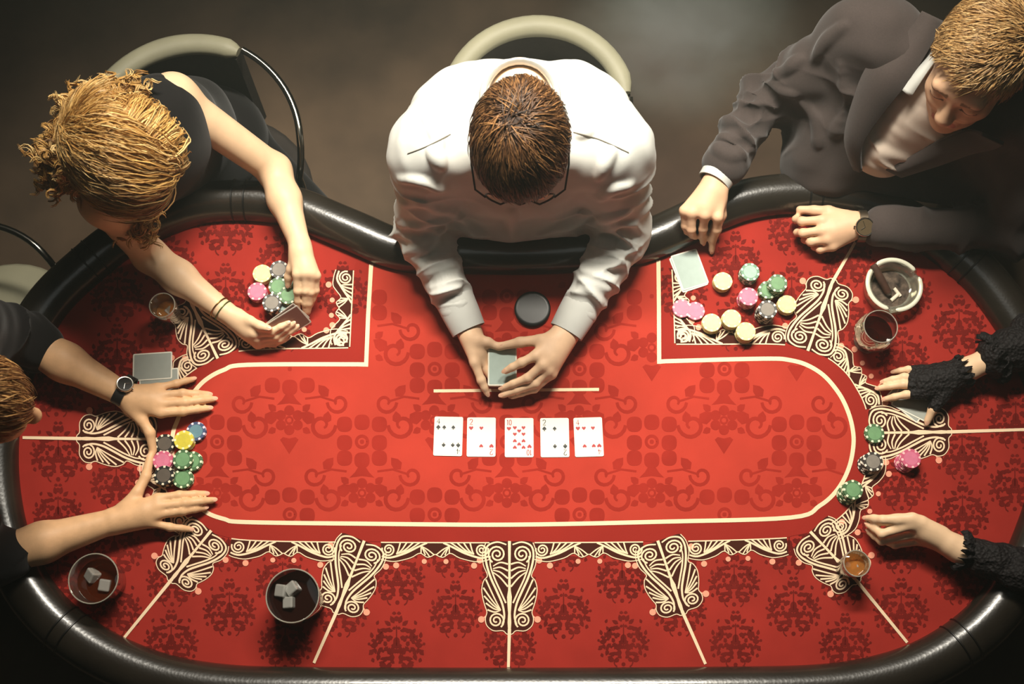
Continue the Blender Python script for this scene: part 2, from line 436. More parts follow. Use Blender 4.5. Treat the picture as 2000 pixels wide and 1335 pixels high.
tag(back.mb.build('scroll_ground_print', print_brown, felt), kind='stuff')
tag(cream.mb.build('scroll_print', print_cream, felt), kind='stuff')
tag(pink.mb.build('bud_print', print_pink, felt), kind='stuff')

# damask motifs on the outer felt
dk = Print(Z1, 5e-8)
def leaf(c, a, l, w):
    ca, sa = math.cos(a), math.sin(a)
    pts = [(0, 0), (l * .3, w * .5), (l * .65, w * .42), (l, 0), (l * .65, -w * .42), (l * .3, -w * .5)]
    return [(c[0] + x * ca - y * sa, c[1] + x * sa + y * ca) for x, y in pts]
def damask(cx, cy, k=1.0):
    J = lambda: random.uniform(-1, 1)
    for s in (-1, 1):
        for (x, y, a, l, w) in ((4, -34, -70, 16, 9), (10, -30, -35, 15, 8), (14, -20, -10, 17, 8), (6, -10, 20, 14, 9), (20, -8, -30, 15, 7), (30, -4, -60, 13, 8), (34, 6, -10, 14, 9), (24, 8, 40, 15, 8), (12, 8, 70, 14, 7), (40, 14, 40, 12, 8), (30, 20, 70, 13, 8), (16, 24, 50, 14, 8), (6, 20, 85, 16, 8), (8, 38, 20, 13, 8), (20, 36, -15, 12, 7), (42, -8, -80, 12, 7), (6, -22, 10, 10, 5)):
            aa = math.radians(a + J() * 8)
            if s < 0: aa = math.pi - aa
            dk.poly(leaf((cx + s * x * k, cy + y * k), aa, l * k * 0.92, w * k * 0.95))
        dk.disc((cx + s * 26 * k, cy - 16 * k), 3.4 * k, 7); dk.disc((cx + s * 22 * k, cy + 28 * k), 3 * k, 7); dk.disc((cx + s * 48 * k, cy + 2 * k), 2.6 * k, 7)
        dk.ribbon([(cx + s * (8 + 30 * math.sin(t)) * k, cy + (8 - 34 * math.cos(t)) * k) for t in np.linspace(0.1, 1.9, 8)], [2.2 * k, 3.4 * k, 2.2 * k])
        dk.ribbon([(cx + s * (6 + 12 * math.sin(t)) * k, cy + (44 - 10 * math.cos(t)) * k) for t in np.linspace(0.2, 2.6, 6)], 2.4 * k)
    rs = random.Random(5)
    for i in range(46):
        a = rs.uniform(-.1, math.pi + .1); r = rs.uniform(6, 50) ; x = r * math.sin(a) * .95; y = -r * math.cos(a)
        if x < 1: continue
        l = rs.uniform(6, 11); an = rs.uniform(0, 6.28); w = rs.uniform(5, 8)
        for s in (-1, 1): dk.poly(leaf((cx + s * x * k, cy + y * k), an if s > 0 else math.pi - an, l * k, w * k))
    dk.disc((cx, cy - 2 * k), 6 * k, 9, ry=8 * k); dk.disc((cx, cy - 42 * k), 4.5 * k, 8); dk.disc((cx, cy + 48 * k), 4 * k, 8)
    dk.ribbon([(cx, cy - 30 * k), (cx, cy + 18 * k)], 2.2 * k)
bp = [tuple(p) for p in bandp]
fpoly = [tuple(p) for p in cr(FELT, 3, True)]
for iy in range(-2, 11):
    for ix in range(-10, 11):
        cx = 995 + ix * 110; cy = 1238 - iy * 84 + (0 if ix % 2 == 0 else 42) * 1.0 - (42 if ix % 2 else 0) + (0 if ix % 2 else 0)
        cy = 1250 - iy * 124 - (62 if ix % 2 else 0)
        if not inpoly(cx, cy, fpoly): continue
        if inpoly(cx, cy, bp): continue
        damask(cx + random.uniform(-5, 5), cy + random.uniform(-5, 5), random.uniform(1.0, 1.12))
tag(dk.mb.build('damask_print', print_dark, felt), kind='stuff')
# floral tiles on the playing field
fl = Print(Z3 + 0.0002, 4e-7)
lpoly = [tuple(p) for p in cr(LINE_R[3:35], 6)] + [(719, 706), (722, 545), (804, 550), (1015, 550), (1231, 540), (1283, 520), (1284, 700)]
def fpol(pts, clip=True):
    if all(inpoly(x, y, lpoly) for x, y in pts): fl.poly(pts)
def frib(pts, w):
    pts = [tuple(p) for p in pts]
    if all(inpoly(x, y, lpoly) for x, y in pts): fl.ribbon(pts, w)
def blob(cx, cy, rx, ry, rot=0, n=10, pw=2.6):
    out = []
    for i in range(n * 2):
        a = 2 * math.pi * i / (n * 2); c, s_ = math.cos(a), math.sin(a)
        x = rx * math.copysign(abs(c) ** (2 / pw), c); y = ry * math.copysign(abs(s_) ** (2 / pw), s_)
        out.append((cx + x * math.cos(rot) - y * math.sin(rot), cy + x * math.sin(rot) + y * math.cos(rot)))
    return out
def ring(cx, cy, r, w): frib([(cx + r * math.cos(t), cy + r * math.sin(t)) for t in np.linspace(0, 2 * math.pi, 22)], w)
for iy in range(-2, 4):
    for ix in range(-4, 5):
        cx = 849 + ix * 142 if False else 849 + ix * 283; cy = 1002 - iy * 142
        if iy % 2: cx += 141
        # tile flower
        for (dx, dy) in ((-34, -32), (0, -36), (34, -32), (-34, 4), (34, 4), (-34, 34), (0, 38), (34, 34)):
            fpol(blob(cx + dx, cy + dy, 15, 15))
        ring(cx, cy + 2, 11, 6); fpol(blob(cx, cy + 2, 4, 4))
        # scrolls and leaves at both sides
        for s in (-1, 1):
            sp = spiral((cx + s * 78, cy - 30), 6, 27, 1.15, (2.2 if s > 0 else math.pi - 2.2), s)
            frib(sp, [4, 7, 8, 7])
            sp = spiral((cx + s * 46, cy - 74), 5, 22, 1.1, (0.6 if s > 0 else math.pi - 0.6), -s)
            frib(sp, [4, 6, 7, 6])
            fpol(leaf((cx + s * 92, cy - 36), math.radians(-35) if s > 0 else math.radians(215), 34, 24))
            fpol(leaf((cx + s * 66, cy - 86), math.radians(-50) if s > 0 else math.radians(230), 30, 20))
            fpol(leaf((cx + s * 70, cy - 34), math.radians(-100) if s > 0 else math.radians(280), 24, 18))
            frib([(cx + s * 30, cy + 60), (cx + s * 60, cy + 56), (cx + s * 92, cy + 66)], 4)
        # spade flower between two tiles
        fx, fy = cx + 141, cy - 40
        for k in range(6):
            a = math.radians(60 * k + 30); fpol(blob(fx + 19 * math.cos(a), fy + 19 * math.sin(a), 10, 10, pw=2))
        ring(fx, fy, 6.5, 4)
        fpol([(fx, fy + 66), (fx - 18, fy + 38), (fx - 12, fy + 33), (fx, fy + 36), (fx + 12, fy + 33), (fx + 18, fy + 38)])
        fpol([(fx, fy - 62), (fx - 14, fy - 40), (fx - 24, fy - 30), (fx, fy - 33), (fx + 24, fy - 30), (fx + 14, fy - 40)])
        for s in (-1, 1): fpol(leaf((fx + s * 26, fy - 18), math.radians(-40) if s > 0 else math.radians(220), 20, 14)); fpol(leaf((fx + s * 26, fy + 16), math.radians(30) if s > 0 else math.radians(150), 18, 13))
tag(fl.mb.build('floral_print', print_mid, felt), kind='stuff')
# ---------------------------------------------------------------- soft bodies: smooth unions of limbs, one continuous surface each
def A3(p): return np.array(P(*p), dtype=float)
class Cone:
    def __init__(self, a, b, ra, rb=None, k=0.02, n=None, s=1.0, sub=False):
        self.a = np.asarray(a, float); self.b = np.asarray(b, float); self.ra = ra; self.rb = ra if rb is None else rb; self.k = k
        self.n = None if n is None else np.asarray(n, float) / np.linalg.norm(n); self.s = s; self.sub = sub
    def bb(self):
        r = max(self.ra, self.rb) + 0.002
        return np.minimum(self.a, self.b) - r, np.maximum(self.a, self.b) + r
    def ev(self, X, Y, Z):
        ax, ay, az = self.a; d = self.b - self.a; L = max(float(d @ d), 1e-12)
        x = X - ax; y = Y - ay; z = Z - az
        t = np.clip((x * d[0] + y * d[1] + z * d[2]) / L, 0, 1)
        x = x - t * d[0]; y = y - t * d[1]; z = z - t * d[2]
        q = x * x + y * y + z * z
        if self.n is not None:
            c = x * self.n[0] + y * self.n[1] + z * self.n[2]
            q = q + c * c * (1 / self.s ** 2 - 1)
        r = self.ra + (self.rb - self.ra) * t
        return (np.sqrt(q) - r).astype(np.float32)
class Ell:
    def __init__(self, c, r, R=None, k=0.02, sub=False):
        self.c = np.asarray(c, float); self.r = np.asarray(r, float); self.R = np.eye(3) if R is None else np.asarray(R, float); self.k = k; self.sub = sub
    def bb(self):
        e = np.sqrt(((self.R * self.r) ** 2).sum(1)) + 0.002
        return self.c - e, self.c + e
    def ev(self, X, Y, Z):
        x = X - self.c[0]; y = Y - self.c[1]; z = Z - self.c[2]; k0 = 0; k1 = 0
        for i in range(3):
            q = (x * self.R[0, i] + y * self.R[1, i] + z * self.R[2, i]) / self.r[i]
            k0 = k0 + q * q; k1 = k1 + (q / self.r[i]) ** 2
        k0 = np.sqrt(k0); k1 = np.sqrt(k1) + 1e-9
        return (k0 * (k0 - 1) / k1).astype(np.float32)
class Grp:
    def __init__(self, ch, k=0.01, sub=False): self.ch = ch; self.k = k; self.sub = sub
    def bb(self):
        bbs = [c.bb() for c in self.ch if not c.sub]
        return np.min([b[0] for b in bbs], 0), np.max([b[1] for b in bbs], 0)
def ev_node(nd, o, h, lo, hi):
    ax = [o[i] + h * np.arange(lo[i], hi[i]) for i in range(3)]
    if not isinstance(nd, Grp):
        return nd.ev(ax[0][:, None, None], ax[1][None, :, None], ax[2][None, None, :])
    out = np.full(tuple(hi - lo), 1.0, dtype=np.float32)
    for c in nd.ch:
        b0, b1 = c.bb(); pad = c.k + 3 * h
        l = np.maximum(np.floor((b0 - pad - o) / h).astype(int), lo); u = np.minimum(np.ceil((b1 + pad - o) / h).astype(int) + 1, hi)
        if (u <= l).any(): continue
        d = ev_node(c, o, h, l, u)
        sl = tuple(slice(l[i] - lo[i], u[i] - lo[i]) for i in range(3))
        s = out[sl]
        if c.sub:
            d = -d
            if c.k > 0:
                hh = np.maximum(c.k - np.abs(s - d), 0) / c.k
                out[sl] = np.maximum(s, d) + hh * hh * c.k * 0.25
            else: out[sl] = np.maximum(s, d)
        elif c.k > 0:
            hh = np.maximum(c.k - np.abs(s - d), 0) / c.k
            out[sl] = np.minimum(s, d) - hh * hh * c.k * 0.25
        else: out[sl] = np.minimum(s, d)
    return out
def surface(nodes, h):
    g = Grp(nodes); b0, b1 = g.bb(); pad = 0.03 + 3 * h
    o = b0 - pad; dim = np.ceil((b1 - b0 + 2 * pad) / h).astype(int) + 1
    D = ev_node(g, o, h, np.zeros(3, int), dim)
    S = D < 0
    nx, ny, nz = D.shape
    cnt = np.zeros((nx - 1, ny - 1, nz - 1), np.uint8)
    for i in (0, 1):
        for j in (0, 1):
            for k in (0, 1): cnt += S[i:nx - 1 + i, j:ny - 1 + j, k:nz - 1 + k]
    act = (cnt > 0) & (cnt < 8)
    cells = np.argwhere(act); N = len(cells)
    idx = np.full(act.shape, -1, np.int32); idx[act] = np.arange(N, dtype=np.int32)
    cor = {}
    for i in (0, 1):
        for j in (0, 1):
            for k in (0, 1): cor[(i, j, k)] = D[cells[:, 0] + i, cells[:, 1] + j, cells[:, 2] + k]
    acc = np.zeros((N, 3)); num = np.zeros(N)
    for p in cor:
        for ax in range(3):
            if p[ax]: continue
            q = list(p); q[ax] = 1; q = tuple(q)
            d0, d1 = cor[p], cor[q]; m = (d0 < 0) != (d1 < 0)
            t = np.where(m, d0 / np.where(m, d0 - d1, 1), 0)
            for e in range(3):
                acc[:, e] += np.where(m, (p[e] + t) if e == ax else p[e], 0)
            num += m
    Vv = o + h * (cells + acc / num[:, None])
    F = []
    for ax in range(3):
        a, b_ = [(1, 2), (2, 0), (0, 1)][ax]
        sl0 = [slice(None)] * 3; sl1 = [slice(None)] * 3
        sl0[ax] = slice(0, D.shape[ax] - 1); sl1[ax] = slice(1, D.shape[ax])
        s0 = S[tuple(sl0)]; s1 = S[tuple(sl1)]
        e = np.argwhere(s0 != s1)
        e = e[(e[:, a] > 0) & (e[:, b_] > 0)]
        ins = s0[e[:, 0], e[:, 1], e[:, 2]]
        q = []
        for (da, db) in ((-1, -1), (0, -1), (0, 0), (-1, 0)):
            c = e.copy(); c[:, a] += da; c[:, b_] += db
            q.append(idx[c[:, 0], c[:, 1], c[:, 2]])
        q = np.stack(q, 1); q[~ins] = q[~ins][:, ::-1]
        F.append(q)
    F = np.vstack(F); F = F[(F >= 0).all(1)]
    return Vv, F
def relax(V, F, it=2, lam=0.5):
    e = np.vstack([F[:, [0, 1]], F[:, [1, 2]], F[:, [2, 3]], F[:, [3, 0]]])
    e = np.vstack([e, e[:, ::-1]])
    deg = np.bincount(e[:, 0], minlength=len(V)).astype(float)
    for _ in range(it):
        s = np.stack([np.bincount(e[:, 0], weights=V[e[:, 1], i], minlength=len(V)) for i in range(3)], 1)
        V = V + lam * (s / deg[:, None] - V)
    return V
def normals(V, F):
    n = np.cross(V[F[:, 2]] - V[F[:, 0]], V[F[:, 3]] - V[F[:, 1]])
    N = np.zeros_like(V)
    for i in range(4):
        for c in range(3): N[:, c] += np.bincount(F[:, i], weights=n[:, c], minlength=len(V))
    return N / (np.linalg.norm(N, axis=1)[:, None] + 1e-12)
from mathutils.bvhtree import BVHTree
def on_surface(bvh, pts, lift=0.0):
    """where the sight lines through photo points meet a garment (used to place folds and seams on the cloth)"""
    out = []
    for x, y in pts:
        d = (P(x, y, 0) - cam.location).normalized(); hit, nn, i, t = bvh.ray_cast(cam.location, d)
        if hit is not None: out.append(np.array(hit) - np.array(d) * lift)
    return out
def soft(name, nodes, h, m, parent, disp=None, it=2, cut=None, colorf=None, ridges=None, rr=.0065):
    if ridges:
        V, F = surface(nodes, 0.008); bv = BVHTree.FromPolygons(V.tolist(), F.tolist()); nodes = list(nodes)
        for line in ridges:
            q = on_surface(bv, [tuple(p) for p in cr(line, 4)])
            for i in range(len(q) - 1):
                if np.linalg.norm(q[i + 1] - q[i]) < .06:
                    e0 = min(i, len(q) - 1 - i) / max(1, len(q) / 2 - 1); e1 = min(i + 1, len(q) - 2 - i) / max(1, len(q) / 2 - 1)
                    nodes.append(Cone(q[i], q[i + 1], rr * (.35 + .65 * min(1, max(0, e0))), rr * (.35 + .65 * min(1, max(0, e1))), .016))
    V, F = surface(nodes, h)
    if cut is not None:
        keep = cut(V); fk = keep[F].all(1); F = F[fk]
        used = np.zeros(len(V), bool); used[F.ravel()] = True
        re = np.cumsum(used) - 1; V = V[used]; F = re[F].astype(np.int32)
    V = relax(V, F, it)
    if disp is not None: V = V + normals(V, F) * disp(V)[:, None]
    org = np.array(parent.location) if parent is not None else np.zeros(3)
    o = mesh_np(name, V - org, F, m, parent)
    if colorf is not None:
        at = o.data.attributes.new('Col', 'FLOAT_COLOR', 'POINT')
        at.data.foreach_set('color', np.c_[colorf(V), np.ones(len(V))].astype(np.float32).ravel())
    return o
def folds(a, b, amp, freq, seed=0, lo=0.0, hi=1.0, rad=0.16):
    """cloth folds running round a sleeve from a to b"""
    a = np.asarray(a, float); b = np.asarray(b, float); d = b - a; L = np.linalg.norm(d); d = d / L
    u = np.cross(d, [0.3, 0.2, 1.0]); u /= np.linalg.norm(u); w = np.cross(d, u)
    def f(V):
        q = V - a; t = (q @ d) / L; x = q @ u; y = q @ w; r = np.sqrt(x * x + y * y); an = np.arctan2(y, x)
        ph = freq * t * L * 6.28 + 1.3 * np.sin(an * 1 + seed) + 0.9 * np.sin(2 * an + seed * 2.1 + 9 * t) + 0.8 * np.sin(17 * t + seed)
        g = 1 - 2 * np.abs(np.sin(ph * 0.5)) ** 0.8
        e = np.clip((t - lo) / 0.12, 0, 1) * np.clip((hi - t) / 0.12, 0, 1) * (0.55 + 0.45 * np.sin(an * 2 + 5 * t + seed))
        return amp * g * e * np.clip((rad - r) / 0.03, 0, 1)
    return f
def lumps(amp, sc, seed=0):
    def f(V):
        p = V * sc; s = seed
        w = np.sin(p[:, 0] * 1.3 + 1.7 * np.sin(p[:, 1] * 0.9 + s) + s) + np.sin(p[:, 1] * 1.7 + 1.4 * np.sin(p[:, 2] * 1.1 + 2 * s)) + np.sin(p[:, 2] * 1.5 + 1.8 * np.sin(p[:, 0] * 1.2 + 3 * s))
        return amp * (w / 3)
    return f
def addf(*fs): return lambda V: sum(f(V) for f in fs)
def frame(yaw, pitch, roll=0.0):
    """columns right, forward, up of a head that faces plan direction yaw and bows by pitch"""
    f = np.array([math.cos(pitch) * math.cos(yaw), math.cos(pitch) * math.sin(yaw), -math.sin(pitch)])
    u = np.array([math.sin(pitch) * math.cos(yaw), math.sin(pitch) * math.sin(yaw), math.cos(pitch)])
    r = np.cross(f, u)
    c, s = math.cos(roll), math.sin(roll)
    return np.stack([r * c + u * s, f, u * c - r * s], 1)
def head_nodes(C, R, s=1.0, fem=False):
    C = np.asarray(C, float)
    T = lambda *p: C + R @ (np.array(p) * s)
    E = lambda c, r, k=0.02, sub=False: Ell(T(*c), np.array(r) * s, R, k * s, sub)
    K = lambda a, b, ra, rb=None, k=0.012, sub=False: Cone(T(*a), T(*b), ra * s, (ra if rb is None else rb) * s, k * s, sub=sub)
    j = 0.9 if fem else 1.0
    L = [E((0, -.012, .032), (.075, .096, .086)), E((0, .026, -.03), (.061, .072, .092), .03), E((0, .05, -.085), (.043 * j, .042, .034), .03),
         K((-.036, .085, .024), (.036, .085, .024), .013, k=.02), K((0, .094, .012), (0, .112, -.026), .007, .0125, .012), E((0, .110, -.031), (.017, .012, .010), .008),
         E((-.031, .103, .004), (.017, .014, .012), .012, True), E((.031, .103, .004), (.017, .014, .012), .012, True),
         E((-.031, .083, .002), (.0145, .0145, .0125), .004), E((.031, .083, .002), (.0145, .0145, .0125), .004),
         K((-.040, .066, -.022), (-.03, .075, -.03), .02, k=.02), K((.040, .066, -.022), (.03, .075, -.03), .02, k=.02),
         K((-.020, .091, -.059), (.020, .091, -.059), .0075, k=.008), K((-.016, .090, -.068), (.016, .090, -.068), .0085, k=.008),
         E((0, .084, -.100), (.022 * j, .018, .016), .016)]
    for sg in (-1, 1):
        L += [E((sg * .077, -.006, -.008), (.008, .020, .031), .008), K((sg * .083, -.014, .016), (sg * .080, -.020, -.020), .005, .004, .004)]
    L += [K((0, -.025, -.05), (0, -.045, -.16), .052 if not fem else .043, .058 if not fem else .047, .03)]
    return L
def hand_nodes(wrist, fingers, thumb, s=1.0, palm_s=1.0):
    """wrist, finger and thumb joints as (photo x, photo y, height) -> metacarpals + five separate fingers"""
    W = A3(wrist); pal = []; fin = []; tips = []
    kn = [A3(f[0]) for f in fingers]
    ctr_k = sum(kn) / len(kn)
    for i, k in enumerate(kn):
        st = W + (k - ctr_k) * 0.42
        pal.append(Cone(st, k, 0.0135 * s * palm_s, 0.0108 * s, 0.016))
    pal.append(Cone(W + (ctr_k - W) * 0.15, W + (ctr_k - W) * 0.7, 0.018 * s * palm_s, 0.015 * s * palm_s, 0.02))
    rr = (0.0103, 0.0094, 0.0084, 0.0072)
    for fi, f in enumerate(fingers):
        q = [A3(p) for p in f]
        if len(q) == 3: q = [q[0], q[1], q[1] * 0.42 + q[2] * 0.58 + np.array([0, 0, 0.002]), q[2]]
        g = []; sc = s * (0.88 if fi == 3 else 1.0)
        for i in range(3): g.append(Cone(q[i], q[i + 1], rr[i] * sc, rr[i + 1] * sc, 0.004))
        g.append(Ell(q[1], (rr[1] * sc * 1.07,) * 3, None, 0.004))
        fin.append(Grp(g, 0.0)); tips.append((q[2], q[3], 0.0072 * sc))
    q = [A3(p) for p in thumb]; g = []; tr = (0.0165, 0.0118, 0.0108, 0.0085)
    for i in range(len(q) - 1): g.append(Cone(q[i], q[i + 1], tr[i] * s, tr[i + 1] * s, 0.006))
    tips.append((q[-2], q[-1], 0.0085 * s))
    return [Grp(pal, 0.012), Grp([Grp(fin, 0.0), ], 0.007), Grp(g, 0.012)], tips
def nails(tips, parent, m, up=(0, 0, 1)):
    org = np.array(parent.location)
    for a, b_, r in tips:
        d = b_ - a; d = d / np.linalg.norm(d); u = np.array(up, float); u = u - d * (u @ d)
        if np.linalg.norm(u) < 0.25: continue
        u /= np.linalg.norm(u); sd = np.cross(d, u)
        c = b_ + d * r * 0.25 + u * r * 0.66 - org
        mb = MB(); vs = []; n = 10
        for i in range(n):
            t = 2 * math.pi * i / n
            x = r * 0.95 * math.cos(t); y = r * 0.68 * math.sin(t)
            vs.append(c + d * x + sd * y + u * (r * 0.30 - (y / r) ** 2 * r * 0.55 - max(x, 0) * 0.25))
        vs.append(c + u * r * 0.36)
        mb.add([tuple(v) for v in vs], [(i, (i + 1) % n, n) for i in range(n)])
        mb.build('fingernail', m, parent, smooth=True)
def strands(name, roots, dirs, m, parent, seg=6, width=0.0011, cols=None, grav=0.0, curl=0.0, hug=None, lens=None, lift=0.3, nrmf=None):
    """hair as tapered three-sided locks; hug(p) pushes a point out of the skull"""
    n = len(roots); org = np.array(parent.location)
    Pn = roots.copy(); Dn = dirs.copy(); pts = [Pn.copy()]
    ph = np.random.rand(n) * 6.28; step = lens / seg
    side = np.cross(Dn, np.random.randn(n, 3)); side /= np.linalg.norm(side, axis=1)[:, None] + 1e-9
    s2 = np.cross(Dn, side)
    for k in range(seg):
        Dn = Dn + np.array([0, 0, -grav]) * (0.5 + k / seg)
        Dn /= np.linalg.norm(Dn, axis=1)[:, None]
        Pn = Pn + Dn * step[:, None]
        if hug is not None: Pn, Dn = hug(Pn, Dn, k)
        q = Pn
        if curl:
            an = ph + k * 1.7
            q = Pn + (side * np.cos(an)[:, None] + s2 * np.sin(an)[:, None]) * (curl * (k + 1) / seg)
        pts.append(q.copy())
    pts = np.stack(pts, 1)                                     # n, seg+1, 3
    t = np.gradient(pts, axis=1); t /= np.linalg.norm(t, axis=2)[..., None] + 1e-9
    a = np.cross(t, side[:, None, :]); a /= np.linalg.norm(a, axis=2)[..., None] + 1e-9
    b_ = np.cross(t, a)
    w = width * np.interp(np.linspace(0, 1, seg + 1), [0, .35, .8, 1], [0.8, 1.0, .7, .12])[None, :, None]
    if isinstance(width, np.ndarray): w = width[:, None, None] * np.interp(np.linspace(0, 1, seg + 1), [0, .35, .8, 1], [0.8, 1.0, .7, .12])[None, :, None]
    ring_ = [pts + w * (a * math.cos(x) + b_ * math.sin(x)) for x in (0, 2.094, 4.189)]
    V = np.stack(ring_, 2).reshape(-1, 3)                      # n*(seg+1)*3
    base = (np.arange(n) * (seg + 1) * 3)[:, None, None]
    k = np.arange(seg)[None, :, None] * 3; j = np.arange(3)[None, None, :]; j2 = (j + 1) % 3
    F = np.stack([base + k + j, base + k + j2, base + k + 3 + j2, base + k + 3 + j], -1).reshape(-1, 4)
    o = mesh_np(name, V - org, F, m, parent)
    if cols is not None:
        at = o.data.attributes.new('Col', 'FLOAT_COLOR', 'POINT')
        c = np.repeat(cols, (seg + 1) * 3, axis=0)
        at.data.foreach_set('color', np.c_[c, np.ones(len(c))].astype(np.float32).ravel())
    return o
def hair_cols(n, cs):
    cs = np.array([lin(c) for c in cs]); i = np.random.randint(0, len(cs), n); j = np.random.randint(0, len(cs), n); t = np.random.rand(n, 1)
    return cs[i] * t + cs[j] * (1 - t)
def scalp(C, R, s, n, cond, rad=(.0765, .0985, .0885), c0=(0, -.012, .032)):
    """random points on the upper skull in head coordinates that satisfy cond(local)"""
    out = []
    while len(out) < n:
        d = np.random.randn(4000, 3); d /= np.linalg.norm(d, axis=1)[:, None]
        q = d * np.array(rad) + np.array(c0)
        out.extend(q[cond(q)].tolist())
    q = np.array(out[:n]); nn = (q - np.array(c0)) / np.array(rad) ** 2; nn /= np.linalg.norm(nn, axis=1)[:, None]
    return q, nn
# ---------------------------------------------------------------- people
skin_m = mat('skin_warm', (236, 196, 160), rough=0.5, spec=0.35, noise=0.07, nscale=35, bump=0.05, bscale=300)
skin_f = mat('skin_pale', (233, 196, 158), rough=0.48, spec=0.35, noise=0.05, nscale=35)
skin_t = mat('skin_tan', (222, 176, 132), rough=0.5, spec=0.35, noise=0.09, nscale=40, bump=0.06, bscale=300)
nail_m = mat('nail', (226, 176, 146), rough=0.3)
shirt_w = mat('shirt_white', (202, 202, 196), rough=0.75, noise=0.03, nscale=25, bump=0.12, bscale=14, sheen=0.1)
suit_m = mat('suit_grey', (70, 61, 58), rough=0.85, spec=0.2, noise=0.08, nscale=300, bump=0.05, bscale=500, sheen=0.2)
suit_shirt = mat('suit_shirt', (205, 188, 172), rough=0.75, noise=0.03, nscale=25)
black_c = mat('cloth_black', (20, 18, 18), rough=0.85, spec=0.2, bump=0.1, bscale=60, sheen=0.15)
hair_b = mat('hair_brown', (80, 55, 38), rough=0.42, spec=0.5, attr='Col')
cap_b = mat('hair_base_brown', (52, 35, 24), rough=0.7)
cap_y = mat('hair_base_blond', (150, 110, 62), rough=0.7)
frame_m = mat('spectacle_black', (14, 13, 13), rough=0.3)
metal_m = mat('steel', (190, 185, 175), rough=0.25, metal=1.0)
dial_m = mat('dial_dark', (34, 32, 30), rough=0.15)
dial_b = mat('dial_brown', (92, 78, 58), rough=0.2)
strap_m = mat('strap_black', (22, 19, 18), rough=0.5)
glass_m = clear_mat('clear_glass', (246, 246, 240), .05, (230, 228, 215), .02, .07)  # slight pale diffuse share paints in edge highlights the glass lacks
def person(label, hx, hy):
    o = empty('person', (hx, hy, 0)); return tag(o, label, 'person')
def legs(root, hx, hy, yaw, m, name='trousers', spread=0.09, reach=0.40):
    f = np.array([math.cos(yaw), math.sin(yaw), 0]); r = np.array([f[1], -f[0], 0]); c = np.array([hx, hy, 0.565])
    R = np.stack([r, f, np.array([0, 0, 1.0])], 1)
    nd = [Ell(c, (.17, .13, .105), R, .03)]
    for s in (-1, 1):
        k_ = c + f * reach + r * s * (spread + .04) + np.array([0, 0, -.05]); a = k_ + f * 0.02 - np.array([0, 0, .42])
        nd += [Cone(c + r * s * spread - np.array([0, 0, .025]), k_, .078, .058, .03), Cone(k_, a, .058, .045, .02)]
        sh = MB(); q = a - np.array([0, 0, .045]) + f * .05 - np.array(root.location)
        so = soft('shoe', [Cone(a + f * -.03 - np.array([0, 0, .050]), a + f * .15 - np.array([0, 0, .058]), .04, .032, .01)], 0.01, black_c, root)
    return soft(name, nd, 0.010, m, root)
def hugger(C, R, s, rad=(.0765, .0985, .0885), c0=(0, -.012, .032), g0=1.0, g1=1.06, seg=6, face=True):
    rad = np.array(rad); c0 = np.array(c0)
    def f(Pn, Dn, k):
        l = (Pn - C) @ R / s - c0; e = np.linalg.norm(l / rad, axis=1); tgt = g0 + (g1 - g0) * k / seg
        sc = np.where(e < tgt, tgt / np.maximum(e, 1e-6), 1.0)
        Pn = C + ((l * sc[:, None] + c0) * s) @ R.T
        nn = l / rad ** 2; nn /= np.linalg.norm(nn, axis=1)[:, None]; nn = nn @ R.T
        dn = (Dn * nn).sum(1); Dn = Dn - nn * np.where(dn < 0, dn, dn * 0.55)[:, None]
        Dn /= np.linalg.norm(Dn, axis=1)[:, None] + 1e-9
        return Pn, Dn
    return f
def short_hair(root, C, R, s, n, cols, capm, crown, fwd, ln=(.03, .06), line=(0.55, 0.015), lift=0.5, width=.0013, swirl=0.4, g1=1.14, jit=.35):
    cond = lambda q: (q[:, 2] > line[0] * q[:, 1] + line[1] + 0.012 * np.sin(q[:, 0] * 90) * (q[:, 1] > 0.03))
    q, nn = scalp(C, R, s, n, cond)
    d = q - np.array(crown); d += np.random.randn(n, 3) * 0.012
    d = d / (np.linalg.norm(d, axis=1)[:, None] + 1e-9) + np.array(fwd)
    sw = np.cross(nn, d); d = d + sw * swirl
    d = d - nn * (d * nn).sum(1)[:, None]; d /= np.linalg.norm(d, axis=1)[:, None] + 1e-9
    # clumps of neighbouring locks lean the same way
    ph = np.sin(q[:, 0] * 130 + 2 * np.sin(q[:, 1] * 70)) + np.sin(q[:, 1] * 110 + 3 * np.sin(q[:, 2] * 60))
    d = d + np.cross(nn, d) * (ph * 0.28)[:, None] + nn * lift + np.random.randn(n, 3) * jit * 0.35
    d /= np.linalg.norm(d, axis=1)[:, None]
    rw = C + (q * s) @ R.T; dw = d @ R.T
    lens = np.random.uniform(ln[0], ln[1], n) * s
    strands('hair', rw, dw, hair_b, root, 6, np.random.uniform(.7, 1.3, n) * width, hair_cols(n, cols), grav=.10, lens=lens, hug=hugger(C, R, s, g0=1.0, g1=g1))
    rad = np.array((.0765, .0985, .0885)) * 1.012
    soft('hair_base', [Ell(C + R @ (np.array((0, -.012, .032)) * s), rad * s, R, .0)], 0.005, capm, root,
         cut=lambda V: cond((V - C) @ R / s))
